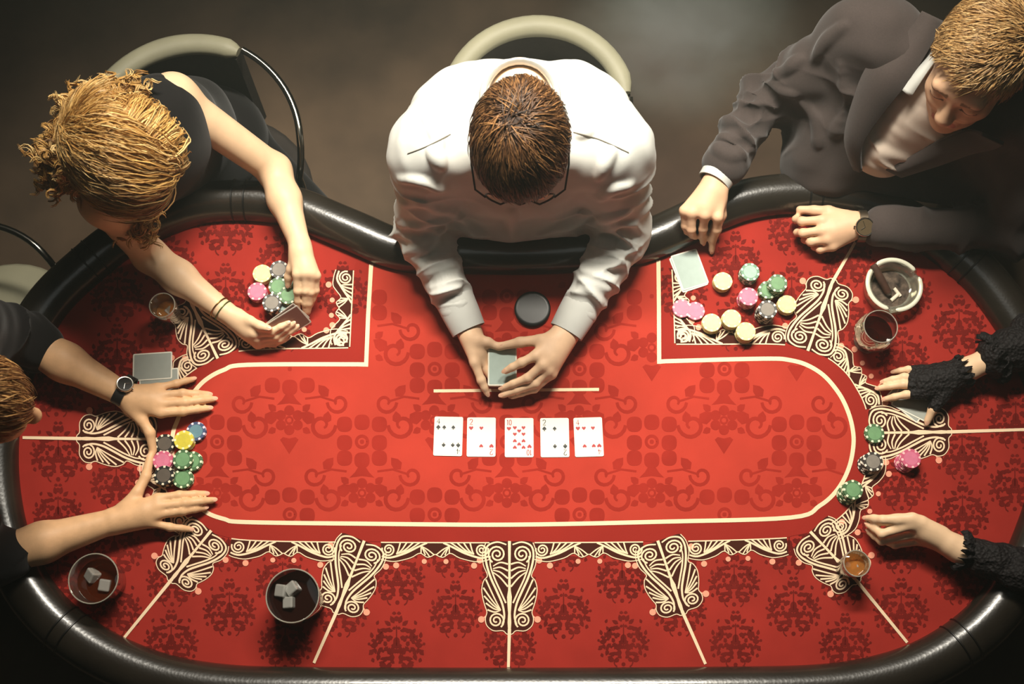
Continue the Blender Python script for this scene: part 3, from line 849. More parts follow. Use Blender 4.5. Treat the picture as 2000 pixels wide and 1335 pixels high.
def wristwatch(root, c, axis, up, rad, caser, strapm, dialm, strap_w=.018, flat=0.72):
    """strap round the wrist, case with dial on the back of the wrist"""
    c = np.asarray(c, float); ax = np.asarray(axis, float); ax /= np.linalg.norm(ax); up = np.asarray(up, float); up = up - ax * (up @ ax); up /= np.linalg.norm(up); sd = np.cross(ax, up)
    org = np.array(root.location); n = 28
    mb = MB(); vs = []
    for rr, w in ((rad, -strap_w / 2), (rad + .003, -strap_w / 2), (rad + .003, strap_w / 2), (rad, strap_w / 2)):
        for i in range(n):
            t = 2 * math.pi * i / n
            vs.append(c - org + ax * w + sd * math.cos(t) * rr + up * math.sin(t) * rr * flat)
    fs = [(j * n + i, j * n + (i + 1) % n, ((j + 1) % 4) * n + (i + 1) % n, ((j + 1) % 4) * n + i) for j in range(4) for i in range(n)]
    mb.add([tuple(v) for v in vs], fs); w = mb.build('wristwatch', strapm, root, smooth=True)
    M = Matrix([list(sd) + [0], list(ax) + [0], list(up) + [0], [0, 0, 0, 1]]).transposed()
    top = c - org + up * (rad * flat + .002)
    def lat(name, prof, m, z0=0):
        q = MB(); q.lathe(prof, 24); q.v = [tuple(Vector(top) + (M.to_3x3() @ Vector(v))) for v in q.v]; return q.build(name, m, w, smooth=True)
    lat('watch_case', [(caser * .9, -.002), (caser, .0), (caser, .006), (caser * .93, .0075), (caser * .84, .0072)], metal_m)
    lat('watch_dial', [(caser * .84, .0068), (caser * .84, .0074), (.0001, .0075)], dialm)
    for a, l in ((0.4, .7), (2.2, .5)):
        q = MB(); p0 = Vector(top) + M.to_3x3() @ Vector((0, 0, .0079)); p1 = Vector(top) + M.to_3x3() @ Vector((caser * l * math.cos(a), caser * l * math.sin(a), .0079))
        q.tube([p0, p1], .0007, 5); q.build('watch_hand', metal_m, w)
    q = MB(); p0 = Vector(top) + M.to_3x3() @ Vector((caser * .0, caser, .003)); p1 = Vector(top) + M.to_3x3() @ Vector((0, caser * 1.14, .003)); q.tube([p0, p1], .0022, 8); q.build('watch_crown', metal_m, w)
    return w
def cuff(name, root, a, b_, ra, rb, m, thick=.003):
    a = np.asarray(a, float); b_ = np.asarray(b_, float); d = b_ - a; org = np.array(root.location)
    pts = [a, a + d * .5, b_, b_, a + d * .5]; rs = [ra, (ra + rb) / 2 * 1.02, rb, rb - thick, (ra + rb) / 2 - thick]
    ax = d / np.linalg.norm(d); u = np.cross(ax, [0.1, 0.2, 1]); u /= np.linalg.norm(u); w = np.cross(ax, u); n = 26
    mb = MB(); vs = []
    for p, r in zip(pts, rs):
        for i in range(n):
            t = 2 * math.pi * i / n
            vs.append(tuple(p - org + (u * math.cos(t) + w * math.sin(t) * .86) * r * (1 + .02 * math.sin(3 * t))))
    fs = [(j * n + i, j * n + (i + 1) % n, (j + 1) * n + (i + 1) % n, (j + 1) * n + i) for j in range(4) for i in range(n)]
    mb.add(vs, fs); return mb.build(name, m, root, smooth=True)

# ===== dealer in the white shirt
D_HIP = (0.02, 1.34)
dealer = person('person in a white shirt and black glasses, head bowed, holding the card deck', *D_HIP)
HS = 1.12; C = A3((1016, 274, .495)); R = frame(math.radians(-90), math.radians(43))
shl, shr = A3((842, 300, .325)), A3((1194, 296, .325)); ell_, elr = A3((824, 446, .10)), A3((1222, 446, .10))
wl, wr = A3((914, 640, .055)), A3((1108, 644, .062))
h1, t1 = hand_nodes((918, 652, .055), [[(927, 708, .058), (940, 742, .045), (951, 767, .030)], [(938, 706, .042), (962, 738, .030), (992, 752, .026)], [(944, 700, .034), (972, 728, .022), (1000, 738, .022)], [(946, 690, .028), (975, 712, .018), (1000, 720, .018)]], [(922, 660, .062), (934, 664, .066), (953, 668, .064), (972, 677, .060)], 1.0, 1.15)
h2, t2 = hand_nodes((1104, 652, .062), [[(1046, 694, .085), (1018, 708, .084), (988, 724, .073)], [(1060, 712, .078), (1030, 738, .062), (982, 757, .040)], [(1071, 722, .066), (1046, 748, .050), (982, 771, .030)], [(1078, 730, .052), (1044, 759, .036), (1000, 774, .022)]], [(1085, 662, .070), (1054, 664, .076), (1016, 668, .074), (982, 675, .066)], 1.06, 1.2)
torso_skin = [Cone((shl + shr) / 2 + np.array([0, .02, -.02]), C + R @ np.array((0, -.045, -.13)), .055, .05, .03), Cone(shl, shr, .05, .05, .03)]
body_n = head_nodes(C, R, HS) + torso_skin + [Cone(shl, ell_, .045, .04), Cone(ell_, wl, .04, .026), Cone(shr, elr, .045, .04), Cone(elr, wr, .04, .028), Cone((shl + shr) / 2, (D_HIP[0], D_HIP[1], .62), .07, .08, .03)] + h1 + h2
soft('body', body_n, 0.003, skin_m, dealer)
nails(t1 + t2, dealer, nail_m)
midsh = (shl + shr) / 2
tilt = frame(math.radians(-90), math.radians(30))
nk = C + R @ np.array((0, -.050, -.100))
sn = [Cone(shl, shr, .066, .066, .03), Cone(A3((872, 222, .285)), A3((1162, 218, .285)), .068, .068, .09), Cone(A3((930, 196, .285)), A3((1100, 193, .285)), .074, .074, .09), Cone(shl + np.array([.0, .02, -.02]), midsh + np.array([0, .075, .0]), .075, .085, .06), Cone(shr + np.array([.0, .02, -.02]), midsh + np.array([0, .075, .0]), .075, .085, .06), Ell(midsh + np.array([0, .07, -.05]), (.19, .12, .105), tilt, .06), Ell(midsh + np.array([0, .035, -.15]), (.182, .125, .165), tilt, .06),
      Ell(midsh + np.array([0, .10, -.30]), (.165, .135, .19), tilt, .06), Ell((D_HIP[0], D_HIP[1] - .02, TZ - .12), (.165, .13, .13), None, .05),
      Cone(A3((912, 418, .11)), A3((1115, 418, .11)), .055, .055, .06), Cone(A3((1000, 430, .11)), A3((998, 448, .075)), .04, .022, .03), Cone(midsh + np.array([0, .06, .02]), nk + np.array([0, -.01, -.01]), .07, .066, .05),
      Cone(shl, ell_, .072, .060, .05), Cone(shr, elr, .072, .060, .05), Cone(ell_, wl + (ell_ - wl) * .22, .060, .043, .02), Cone(elr, wr + (elr - wr) * .22, .060, .044, .02)]
RID = [[(779, 463), (839, 470), (874, 438)], [(783, 491), (825, 484), (867, 470)], [(800, 512), (850, 517), (888, 502)], [(808, 549), (846, 533), (892, 515)], [(822, 566), (867, 554), (900, 547)], [(842, 586), (870, 570), (902, 566)],
       [(1150, 449), (1196, 456), (1252, 480)], [(1146, 480), (1189, 491), (1238, 491)], [(1143, 501), (1168, 515), (1224, 515)], [(1136, 522), (1168, 540), (1206, 543)], [(1130, 549), (1161, 557), (1192, 568)], [(1120, 570), (1150, 572), (1175, 590)],
       [(846, 290), (854, 306), (860, 325)], [(783, 350), (825, 356), (862, 374)], [(790, 395), (830, 400), (870, 415)], [(783, 440), (830, 440), (874, 428)], [(1231, 360), (1200, 368), (1168, 388)], [(1196, 290), (1182, 320), (1168, 350)], [(1226, 412), (1190, 424), (1157, 438)], [(1240, 440), (1200, 440), (1160, 462)],
       [(876, 409), (910, 438), (951, 462)], [(1150, 413), (1105, 438), (1052, 462)], [(1000, 408), (999, 435), (998, 462)], [(830, 230), (850, 255), (858, 285)], [(1160, 230), (1150, 252), (1130, 262)]]
shirt_o = soft('shirt', sn, 0.0036, shirt_w, dealer, it=1, ridges=RID, disp=addf(folds(shl, ell_, .0050, 16, 1.0, .15, 1.15), folds(shr, elr, .0050, 16, 2.4, .15, 1.15), folds(ell_, wl, .0060, 21, .5, -.2, .82, .11), folds(elr, wr, .0060, 21, 4.0, -.2, .82, .11), folds(ell_, wl, .0045, 12, 2.5, -.3, .8, .11), folds(elr, wr, .0045, 12, 1.5, -.3, .8, .11), lumps(.005, 22, 1.5), lumps(.003, 52, .5)))
for nm_, e_, w_, a_ in (('l', ell_, wl, .30), ('r', elr, wr, .30)):
    cuff('cuff', dealer, w_ + (e_ - w_) * .30, w_ + (w_ - e_) * .02, .044, .039, shirt_w)
# yoke seams and button placket lie on the cloth
me_ = shirt_o.data; vv = np.empty(len(me_.vertices) * 3, np.float32); me_.vertices.foreach_get('co', vv); vv = vv.reshape(-1, 3) + np.array(dealer.location); ff = np.empty(len(me_.loops), np.int32); me_.loops.foreach_get('vertex_index', ff)
bvs = BVHTree.FromPolygons(vv.tolist(), ff.reshape(-1, 4).tolist()); seam_m = mat('seam_grey', (120, 116, 106), rough=.8)
for line in ([(796, 300), (835, 285), (880, 262)], [(1120, 258), (1170, 272), (1228, 298)]):
    q = on_surface(bvs, [tuple(p) for p in cr(line, 8)], .0004)
    if len(q) > 3: mb = MB(); mb.tube([tuple(p - np.array(dealer.location)) for p in q], .0013, 5); mb.build('yoke_seam', seam_m, dealer, smooth=True)
# collar
mb = MB(); org = np.array(dealer.location); fd = R @ np.array((0, 1.0, 0)); fd[2] = 0; fd /= np.linalg.norm(fd); sdv = np.cross(fd, [0, 0, 1.0])
mb.tube([tuple(nk - org + sdv * (.074 * math.sin(t)) + fd * (.074 * math.cos(t)) + np.array([0, 0, .012 - .012 * math.cos(t)])) for t in np.linspace(.35, 2 * math.pi - .35, 26)], .007, 8, flat=2.2)
mb.build('collar', shirt_w, dealer, smooth=True)
legs(dealer, D_HIP[0], D_HIP[1], math.radians(-90), black_c)
short_hair(dealer, C, R, HS, 4600, [(112, 76, 46), (70, 46, 30), (150, 108, 66), (44, 30, 22), (92, 62, 38)], cap_b, (0.012, -.06, .10), (0, .45, -.1), (.028, .055), line=(.80, .004), width=.00125, lift=.55, g1=1.13)
# black glasses
gl = MB(); org = np.array(dealer.location); T_ = lambda *p: tuple(C + R @ (np.array(p) * HS) - org)
for sg in (-1, 1):
    gl.tube([T_(sg * (.034 + .026 * math.cos(t) * (1 if abs(math.cos(t)) < .9 else 1)), .108 - .010 * abs(math.cos(t)), .002 + .020 * math.sin(t)) for t in np.linspace(0, 2 * math.pi, 20, endpoint=False)], .0022, 6, closed=True)
    gl.tube([T_(sg * .060, .100, .008), T_(sg * .078, .085, .010), T_(sg * .084, .04, .008), T_(sg * .083, -.01, .004)], .0022, 6)
gl.tube([T_(-.009, .112, .004), T_(0, .114, .007), T_(.009, .112, .004)], .002, 6)
go = gl.build('glasses', frame_m, dealer, smooth=True)
for sg in (-1, 1):
    lb = MB(); lb.poly([T_(sg * (.034 + .025 * math.cos(t)), .108 - .010 * abs(math.cos(t)), .002 + .019 * math.sin(t)) for t in np.linspace(0, 2 * math.pi, 20, endpoint=False)]); lb.build('lens', glass_m, go)

# ===== blond woman in the black dress
hw = P(405, 300, -.24); W_HIP = (hw.x, hw.y)
lady = person('person with curly blond hair in a sleeveless black dress leaning over chips', *W_HIP)
C = A3((250, 296, .44)); yaw = math.radians(-50); R = frame(yaw, math.radians(55))
sr, sl = A3((338, 192, .27)), A3((205, 392, .27)); er, el = A3((536, 332, .065)), A3((292, 498, .075)); wr, wl = A3((586, 478, .085)), A3((436, 606, .050))
h1, t1 = hand_nodes((587, 490, .088), [[(580, 535, .092), (581, 568, .068), (582, 602, .030)], [(595, 533, .093), (596, 568, .068), (596, 610, .022)], [(607, 534, .088), (607, 570, .060), (602, 609, .018)], [(618, 538, .078), (617, 567, .052), (607, 597, .018)]], [(578, 505, .080), (569, 525, .075), (564, 540, .060), (563, 554, .048)], .92)
h2, t2 = hand_nodes((446, 613, .045), [[(497, 650, .050), (530, 648, .052), (562, 631, .060)], [(501, 660, .036), (538, 656, .038), (573, 632, .052)], [(505, 667, .024), (545, 662, .026), (580, 638, .040)], [(503, 672, .014), (535, 671, .014), (562, 660, .022)]], [(466, 616, .052), (488, 626, .062), (508, 636, .070), (524, 641, .072)], .92)
msh = (sr + sl) / 2
body_n = head_nodes(C, R, .96, True) + [Cone(msh + np.array([0, 0, -.01]), C + R @ np.array((0, -.045, -.14)), .05, .045, .03), Cone(sr, sl, .042, .042, .03), Ell(sr, (.048,) * 3, None, .03), Ell(sl, (.048,) * 3, None, .03),
    Cone(sr, er, .044, .036, .03), Cone(er, er * .6 + wr * .4, .037, .036, .02), Cone(er * .6 + wr * .4, wr, .036, .023, .02), Cone(sl, el, .044, .036, .03), Cone(el, el * .6 + wl * .4, .037, .036, .02), Cone(el * .6 + wl * .4, wl, .036, .024, .02),
    Cone(wr, A3((587, 490, .088)), .023, .022, .01), Cone(msh, (W_HIP[0], W_HIP[1], .62), .07, .09, .04)] + h1 + h2
soft('body', body_n, 0.003, skin_f, lady)
nails(t1 + t2, lady, nail_m)
hipc = np.array([W_HIP[0], W_HIP[1], .60]); ax = (msh - hipc) / np.linalg.norm(msh - hipc)
Rt = np.stack([(sr - sl) / np.linalg.norm(sr - sl), np.cross(ax, (sr - sl) / np.linalg.norm(sr - sl)), ax], 1)
dn = [Ell(msh - ax * .07, (.135, .10, .11), Rt, .04), Ell(msh - ax * .2, (.13, .105, .16), Rt, .06), Ell(hipc + ax * .14, (.135, .11, .16), Rt, .06), Ell(hipc, (.17, .15, .12), None, .05), Cone(sr + (sl - sr) * .10, sr + (sl - sr) * .10 - ax * .1, .05, .06, .03), Cone(sl + (sr - sl) * .10, sl + (sr - sl) * .10 - ax * .1, .05, .06, .03)]
soft('dress', dn, 0.005, black_c, lady, disp=lumps(.004, 24, 2.0))
legs(lady, W_HIP[0], W_HIP[1], yaw, black_c, 'skirt', .07)
# hair: long locks swept from the parting over the skull into curls
CURL = [(222, 176, 104), (186, 140, 76), (240, 205, 140), (150, 106, 54), (206, 160, 90)]
condw = lambda q: (q[:, 2] > 0.75 * q[:, 1] - 0.012)
n = 8000
q, nn = scalp(C, R, .96, n, condw, rad=(.0785, .1005, .0905))
left_side = q[:, 0] < -.038 + .012 * np.random.randn(n)
flow = np.where(left_side[:, None], np.array((-.55, .25, -.8)), np.array((.70, -.70, -.12)))
d = flow - nn * (flow * nn).sum(1)[:, None]; d /= np.linalg.norm(d, axis=1)[:, None] + 1e-9
ph = np.sin(q[:, 1] * 120 + 2 * np.sin(q[:, 2] * 80)) * .13
d = d + np.cross(nn, d) * ph[:, None] + nn * .45 + np.random.randn(n, 3) * .05; d /= np.linalg.norm(d, axis=1)[:, None]
strands('hair', C + (q * .96) @ R.T, d @ R.T, hair_b, lady, 9, np.random.uniform(.8, 1.6, n) * .0012, hair_cols(n, CURL), grav=.02, lens=np.random.uniform(.10, .19, n), hug=hugger(C, R, .96, g0=1.02, g1=1.16, seg=9), curl=.004)
soft('hair_base', [Ell(C + R @ (np.array((0, -.012, .032)) * .96), np.array((.0775, .1, .09)) * .96 * 1.06, R, 0)], .005, cap_y, lady, cut=lambda V: condw((V - C) @ R / .96))
def curls(cx, cy, cz, spread, n, ln, r, seed, name='curl_locks'):
    rs = np.random.RandomState(seed); V = []; F = []; cols = []; off = 0; org = np.array(lady.location)
    c0 = A3((cx, cy, cz))
    for i in range(n):
        uu = rs.randn(3); uu = uu / np.linalg.norm(uu) * rs.rand() ** .33; p = c0 + uu * np.array(spread); dr = rs.randn(3); dr[2] -= .4; dr /= np.linalg.norm(dr)
        u = np.cross(dr, rs.randn(3)); u /= np.linalg.norm(u); w = np.cross(dr, u); L = rs.uniform(*ln); R0 = rs.uniform(.007, .014); turns = rs.uniform(1.0, 1.8); k = 12
        t = np.linspace(0, 1, k); an0 = rs.rand() * 6; cl = hair_cols(1, CURL)
        for j in range(5):
            an = t * turns * 6.28 + an0 + rs.randn() * .16; R1 = R0 * rs.uniform(.8, 1.15); pj = p + rs.randn(3) * .0016
            line = pj + dr * (t * L)[:, None] + (u * np.cos(an)[:, None] + w * np.sin(an)[:, None]) * (R1 * (1 - .3 * t))[:, None]
            mb = MB(); mb.tube([tuple(x) for x in line - org], list(np.interp(t, [0, .3, .8, 1], [.6, 1, .8, .2]) * rs.uniform(.7, 1.2) * r), 3, cap=False)
            V.append(np.array(mb.v)); F.append(np.array(mb.f) + off); off += len(mb.v); cols.append(np.repeat(cl * rs.uniform(.8, 1.15), len(mb.v), 0))
    o = mesh_np(name, np.vstack(V), np.vstack(F), hair_b, lady)
    at = o.data.attributes.new('Col', 'FLOAT_COLOR', 'POINT'); cc = np.vstack(cols); at.data.foreach_set('color', np.c_[cc, np.ones(len(cc))].astype(np.float32).ravel())
    tag(o, kind='stuff')
curls(132, 284, .40, (.045, .050, .030), 260, (.03, .06), .0016, 3)
curls(164, 218, .41, (.050, .035, .028), 200, (.03, .055), .0016, 4)
curls(235, 178, .37, (.055, .022, .025), 130, (.02, .045), .0016, 5)
curls(122, 338, .35, (.035, .035, .030), 150, (.03, .06), .0016, 6)
curls(255, 440, .20, (.055, .026, .030), 60, (.03, .06), .0016, 8)
# thin bracelets
for (a, b_, rr, mm) in (((424, 597, .052), (436, 606, .05), .0262, mat('bracelet_green', (96, 112, 60), rough=.35, metal=.6)), ((416, 590, .053), (428, 600, .052), .0272, mat('bracelet_gold', (170, 140, 80), rough=.3, metal=1.0))):
    a = A3(a); b_ = A3(b_); ax_ = (b_ - a) / np.linalg.norm(b_ - a); u = np.cross(ax_, [0, 0, 1.0]); u /= np.linalg.norm(u); w = np.cross(ax_, u)
    mb = MB(); mb.tube([tuple(b_ - np.array(lady.location) + (u * math.cos(t) + w * math.sin(t)) * rr) for t in np.linspace(0, 6.283, 26, endpoint=False)], .0014, 6, closed=True); mb.build('bracelet', mm, lady, smooth=True)

# ===== man in the grey suit
hs = P(1880, 255, -.24); S_HIP = (hs.x, hs.y)
suit = person('person in a grey suit and pale shirt, swept blond-brown hair, looking down', *S_HIP)
C = A3((1912, 122, .46)); yaw = math.radians(-124); R = frame(yaw, math.radians(6), math.radians(-4))
sr, sl = A3((1688, 66, .33)), A3((2030, 238, .30)); er, el = A3((1496, 196, .115)), A3((1975, 452, .055)); wr, wl = A3((1396, 352, .108)), A3((1692, 441, .056))
h1, t1 = hand_nodes((1394, 368, .108), [[(1402, 424, .100), (1400, 448, .068), (1392, 468, .036), (1390, 488, .012)], [(1377, 420, .106), (1373, 446, .070), (1372, 460, .045), (1373, 472, .026)], [(1352, 416, .104), (1350, 448, .072), (1352, 458, .050), (1358, 462, .034)], [(1336, 411, .098), (1338, 441, .066), (1342, 452, .048), (1350, 456, .036)]], [(1404, 392, .092), (1408, 420, .072), (1398, 444, .050), (1386, 460, .036)], 1.05, 1.15)
h2, t2 = hand_nodes((1674, 438, .056), [[(1606, 430, .062), (1566, 432, .050), (1554, 428, .030), (1560, 424, .020)], [(1606, 450, .060), (1568, 455, .048), (1557, 454, .028), (1566, 450, .018)], [(1615, 467, .054), (1584, 472, .040), (1572, 468, .022), (1580, 464, .014)], [(1626, 481, .044), (1602, 487, .030), (1590, 482, .016), (1596, 476, .012)]], [(1648, 424, .056), (1618, 412, .054), (1590, 411, .044), (1562, 409, .036)], 1.05, 1.15)
msh = (sr + sl) / 2; hipc = np.array([S_HIP[0], S_HIP[1], .60]); ax = (msh - hipc) / np.linalg.norm(msh - hipc); rx = (sr - sl) / np.linalg.norm(sr - sl)
Rt = np.stack([rx, np.cross(ax, rx), ax], 1); fw = np.array([math.cos(yaw), math.sin(yaw), 0])
body_n = head_nodes(C, R, 1.12) + [Cone(msh, C + R @ np.array((0, -.045, -.14)), .056, .052, .03), Cone(sr, sl, .05, .05, .03), Cone(sr, er, .045, .04), Cone(er, wr, .04, .026), Cone(sl, el, .045, .04), Cone(el, wl, .04, .027), Cone(msh, hipc, .08, .09, .03)] + h1 + h2
def face_col(V):
    l = (V - C) @ R / 1.12
    base = np.array(lin((228, 184, 148))); out = np.repeat(base[None], len(V), 0)
    lip = (np.abs(l[:, 0]) < .024) & (l[:, 1] > .07) & (np.abs(l[:, 2] + .064) < .011); out[lip] = np.array(lin((190, 118, 100)))
    brow = (np.abs(np.abs(l[:, 0]) - .032) < .019) & (l[:, 1] > .05) & (np.abs(l[:, 2] - .023 - .004 * np.cos(l[:, 0] * 60)) < .0055); out[brow] = np.array(lin((132, 98, 66)))
    lash = (np.abs(np.abs(l[:, 0]) - .031) < .015) & (l[:, 1] > .06) & (np.abs(l[:, 2] + .003) < .0026); out[lash] = np.array(lin((86, 60, 46)))
    beard = (l[:, 1] > -.01) & (l[:, 2] < -.03) & (l[:, 2] > -.14) & ~lip; out[beard] *= np.array([.90, .86, .83])
    return out
soft('body', body_n, 0.003, mat('skin_suit_man', (228, 184, 148), rough=.5, spec=.35, noise=.05, nscale=40, attr='Col'), suit, colorf=face_col)
nails(t1 + t2[:1], suit, nail_m)
fr_l, fr_r = A3((1610, 312, .03)), A3((1905, 335, .05))
jn = [Cone(sr, sl, .068, .068, .03), Ell(msh - ax * .11, (.195, .115, .15), Rt, .05), Ell(msh - ax * .28, (.185, .13, .18), Rt, .06), Ell(hipc + ax * .06, (.18, .14, .16), Rt, .05), Cone(sr + (sl - sr) * .08, fr_l, .085, .075, .05), Cone(sl + (sr - sl) * .1, fr_r, .09, .085, .05), Cone(fr_l, fr_r, .07, .08, .05), Cone(sr * .6 + er * .4 - np.array([0, 0, .08]), fr_l, .07, .09, .05),
      Cone(sr, er, .076, .060, .035), Cone(er, wr + (er - wr) * .20, .060, .047, .02), Cone(sl, el, .076, .062, .035), Cone(el, wl + (el - wl) * .09, .060, .045, .02)]
RIJ = [[(1485, 154), (1524, 182), (1552, 185)], [(1457, 175), (1485, 190), (1512, 212)], [(1440, 212), (1489, 198), (1520, 212)], [(1419, 241), (1454, 247), (1489, 231)], [(1405, 266), (1440, 266), (1475, 275)], [(1398, 289), (1429, 303), (1466, 294)], [(1587, 119), (1615, 80), (1650, 52)], [(1510, 147), (1540, 132), (1566, 115)], [(1560, 200), (1590, 230), (1600, 280)], [(1640, 130), (1650, 200), (1630, 260)]]
jk = soft('jacket', jn, 0.004, suit_m, suit, it=1, ridges=RIJ, rr=.008, disp=addf(folds(er, wr, .009, 17, 2.0, -.25, .78, .12), folds(er, wr, .007, 10, 5.0, -.3, .7, .12), folds(sr, er, .008, 7, .7, .2, 1.1, .14), folds(el, wl, .008, 10, 1.1, -.2, .7, .12), lumps(.006, 16, 3.1), lumps(.0045, 38, 1.2), folds(sr, fr_l, .006, 9, 1.9, .1, .9, .2)))
# shirt front between the lapels, collar round the neck
s1, s2, s3 = A3((1800, 190, .285)), A3((1724, 292, .165)), A3((1845, 238, .24))
soft('shirt', [Cone(s1, s2, .075, .055, .04), Cone(s3, s2, .065, .05, .04)], 0.004, suit_shirt, suit, disp=addf(lumps(.006, 26, 1.0), folds(s1, s2, .006, 9, .3, -.2, 1.2, .15)))
org = np.array(suit.location)
def strip(name, outer, inner, m, thick):
    o_ = cr([A3(p) for p in outer], 5); i_ = cr([A3(p) for p in inner], 5); k = len(o_); mb = MB()
    mb.add([tuple(p - org) for p in o_] + [tuple(p - org) for p in i_], [(i, i + 1, k + i + 1, k + i) for i in range(k - 1)])
    q = mb.build(name, m, suit, smooth=True); sd = q.modifiers.new('s', 'SOLIDIFY'); sd.thickness = thick; sd.offset = 0; return q
strip('collar', [(1852, 40, .40), (1826, 95, .40), (1788, 140, .385), (1762, 176, .365)], [(1868, 52, .43), (1846, 92, .425), (1812, 140, .40), (1779, 190, .36)], shirt_w, .005)
0 and strip('collar', [(1905, 265, .36), (1880, 240, .36), (1850, 225, .35), (1826, 240, .335)], [(1905, 250, .40), (1880, 228, .39), (1852, 214, .37), (1820, 222, .35)], shirt_w, .005)
strip('lapel', [(1800, 22, .42), (1765, 70, .40), (1700, 120, .36), (1668, 190, .30), (1650, 270, .22), (1668, 330, .15)], [(1842, 42, .42), (1812, 100, .40), (1770, 165, .37), (1722, 225, .305), (1684, 285, .235), (1682, 335, .165)], suit_m, .008)
strip('lapel', [(1960, 280, .36), (1940, 290, .32), (1895, 300, .28), (1840, 320, .22), (1760, 345, .16)], [(1920, 262, .38), (1890, 255, .34), (1850, 268, .30), (1800, 292, .24), (1730, 330, .175)], suit_m, .008)
cuff('cuff', suit, wr + (er - wr) * .30, wr + (wr - er) * .02, .041, .038, shirt_w)
wristwatch(suit, A3((1682, 442, .056)), wl - el, (0, 0, 1) + np.array([-.1, -.45, 0]), .034, .0215, mat('watch_bracelet', (120, 108, 92), rough=.35, metal=.9), dial_b)
rg = MB(); rp = A3((1560, 431.5, .042)); rg.tube([tuple(rp - np.array(suit.location) + np.array([.002 * math.cos(t), .0105 * math.cos(t), .0105 * math.sin(t)])) for t in np.linspace(0, 6.283, 20, endpoint=False)], .0012, 6, closed=True); rg.build('ring', frame_m, suit, smooth=True)
legs(suit, S_HIP[0], S_HIP[1], yaw, suit_m)
short_hair(suit, C, R, 1.12, 4600, [(206, 164, 106), (158, 118, 70), (226, 190, 134), (124, 90, 54), (186, 144, 88)], mat('hair_base_sand', (112, 82, 50), rough=.7), (-.03, -.06, .10), (.75, -.70, .10), (.03, .056), line=(.58, .030), width=.0014, lift=.75, g1=1.20, swirl=.15)

# ===== man at the lower left with both arms round his chips
hl = P(-175, 800, -.22); L_HIP = (hl.x, hl.y)
left = person('person in a black top at the left edge, both hands flanking stacked chips', *L_HIP)
C = A3((-52, 785, .40)); yaw = math.radians(-4); R = frame(yaw, math.radians(24), math.radians(6))
su, sw_ = A3((-75, 636, .26)), A3((-130, 945, .26)); eu, ew = A3((38, 658, .085)), A3((-25, 1092, .075)); wu, ww = A3((238, 768, .042)), A3((214, 1019, .042))
h1, t1 = hand_nodes((250, 777, .040), [[(314, 806, .040), (357, 803, .034), (408, 797, .012)], [(314, 788, .043), (362, 785, .036), (417, 779, .012)], [(314, 772, .040), (357, 768, .034), (407, 770, .012)], [(308, 757, .034), (344, 749, .026), (377, 740, .011)]], [(258, 800, .036), (277, 820, .034), (293, 845, .028), (299, 880, .014)], 1.03, 1.15)
h2, t2 = hand_nodes((226, 1016, .040), [[(308, 973, .042), (350, 967, .036), (401, 964, .014)], [(308, 988, .045), (362, 982, .038), (416, 976, .014)], [(308, 1004, .041), (357, 997, .035), (399, 991, .012)], [(296, 1020, .034), (332, 1029, .026), (372, 1033, .010)]], [(246, 990, .038), (268, 962, .036), (285, 930, .030), (293, 894, .018)], 1.03, 1.15)
msh = (su + sw_) / 2; hipc = np.array([L_HIP[0], L_HIP[1], .60]); ax = (msh - hipc) / np.linalg.norm(msh - hipc); rx = (sw_ - su) / np.linalg.norm(sw_ - su); Rt = np.stack([rx, np.cross(ax, rx), ax], 1)
body_n = head_nodes(C, R, 1.0) + [Cone(msh, C + R @ np.array((0, -.045, -.14)), .056, .052, .03), Cone(su, sw_, .05, .05, .03), Cone(su, eu, .046, .043), Cone(eu, eu * .55 + wu * .45, .044, .041, .02), Cone(eu * .55 + wu * .45, wu, .041, .027, .02), Cone(sw_, ew, .046, .043), Cone(ew, ew * .55 + ww * .45, .044, .041, .02), Cone(ew * .55 + ww * .45, ww, .041, .027, .02), Cone(msh, hipc, .08, .09, .03)] + h1 + h2
soft('body', body_n, 0.003, skin_t, left)
nails(t1 + t2, left, nail_m)
tn = [Cone(su, sw_, .068, .068, .03), Ell(msh - ax * .12, (.19, .125, .16), Rt, .05), Ell(hipc + ax * .1, (.18, .14, .2), Rt, .06), Cone(su, eu, .075, .062, .03), Cone(eu, eu + (wu - eu) * .17, .060, .055, .02), Cone(sw_, ew, .075, .062, .03), Cone(ew, ew + (ww - ew) * .17, .060, .056, .02)]
soft('top', tn, 0.005, black_c, left, disp=addf(folds(su, eu, .007, 9, 1, .1, 1.3), folds(sw_, ew, .007, 9, 2, .1, 1.3), lumps(.004, 20, 2)))
legs(left, L_HIP[0], L_HIP[1], yaw, black_c)
wristwatch(left, A3((243, 762, .046)), wu - eu, (0.12, .32, 1), .034, .0185, strap_m, dial_m, .022)
short_hair(left, C, R, 1.0, 2600, [(176, 128, 76), (120, 82, 48), (206, 160, 100), (90, 62, 38)], mat('hair_base_light_brown', (86, 60, 38), rough=.7), (0, -.07, .10), (.1, .5, -.1), (.04, .075), width=.0016, lift=.5, g1=1.18)

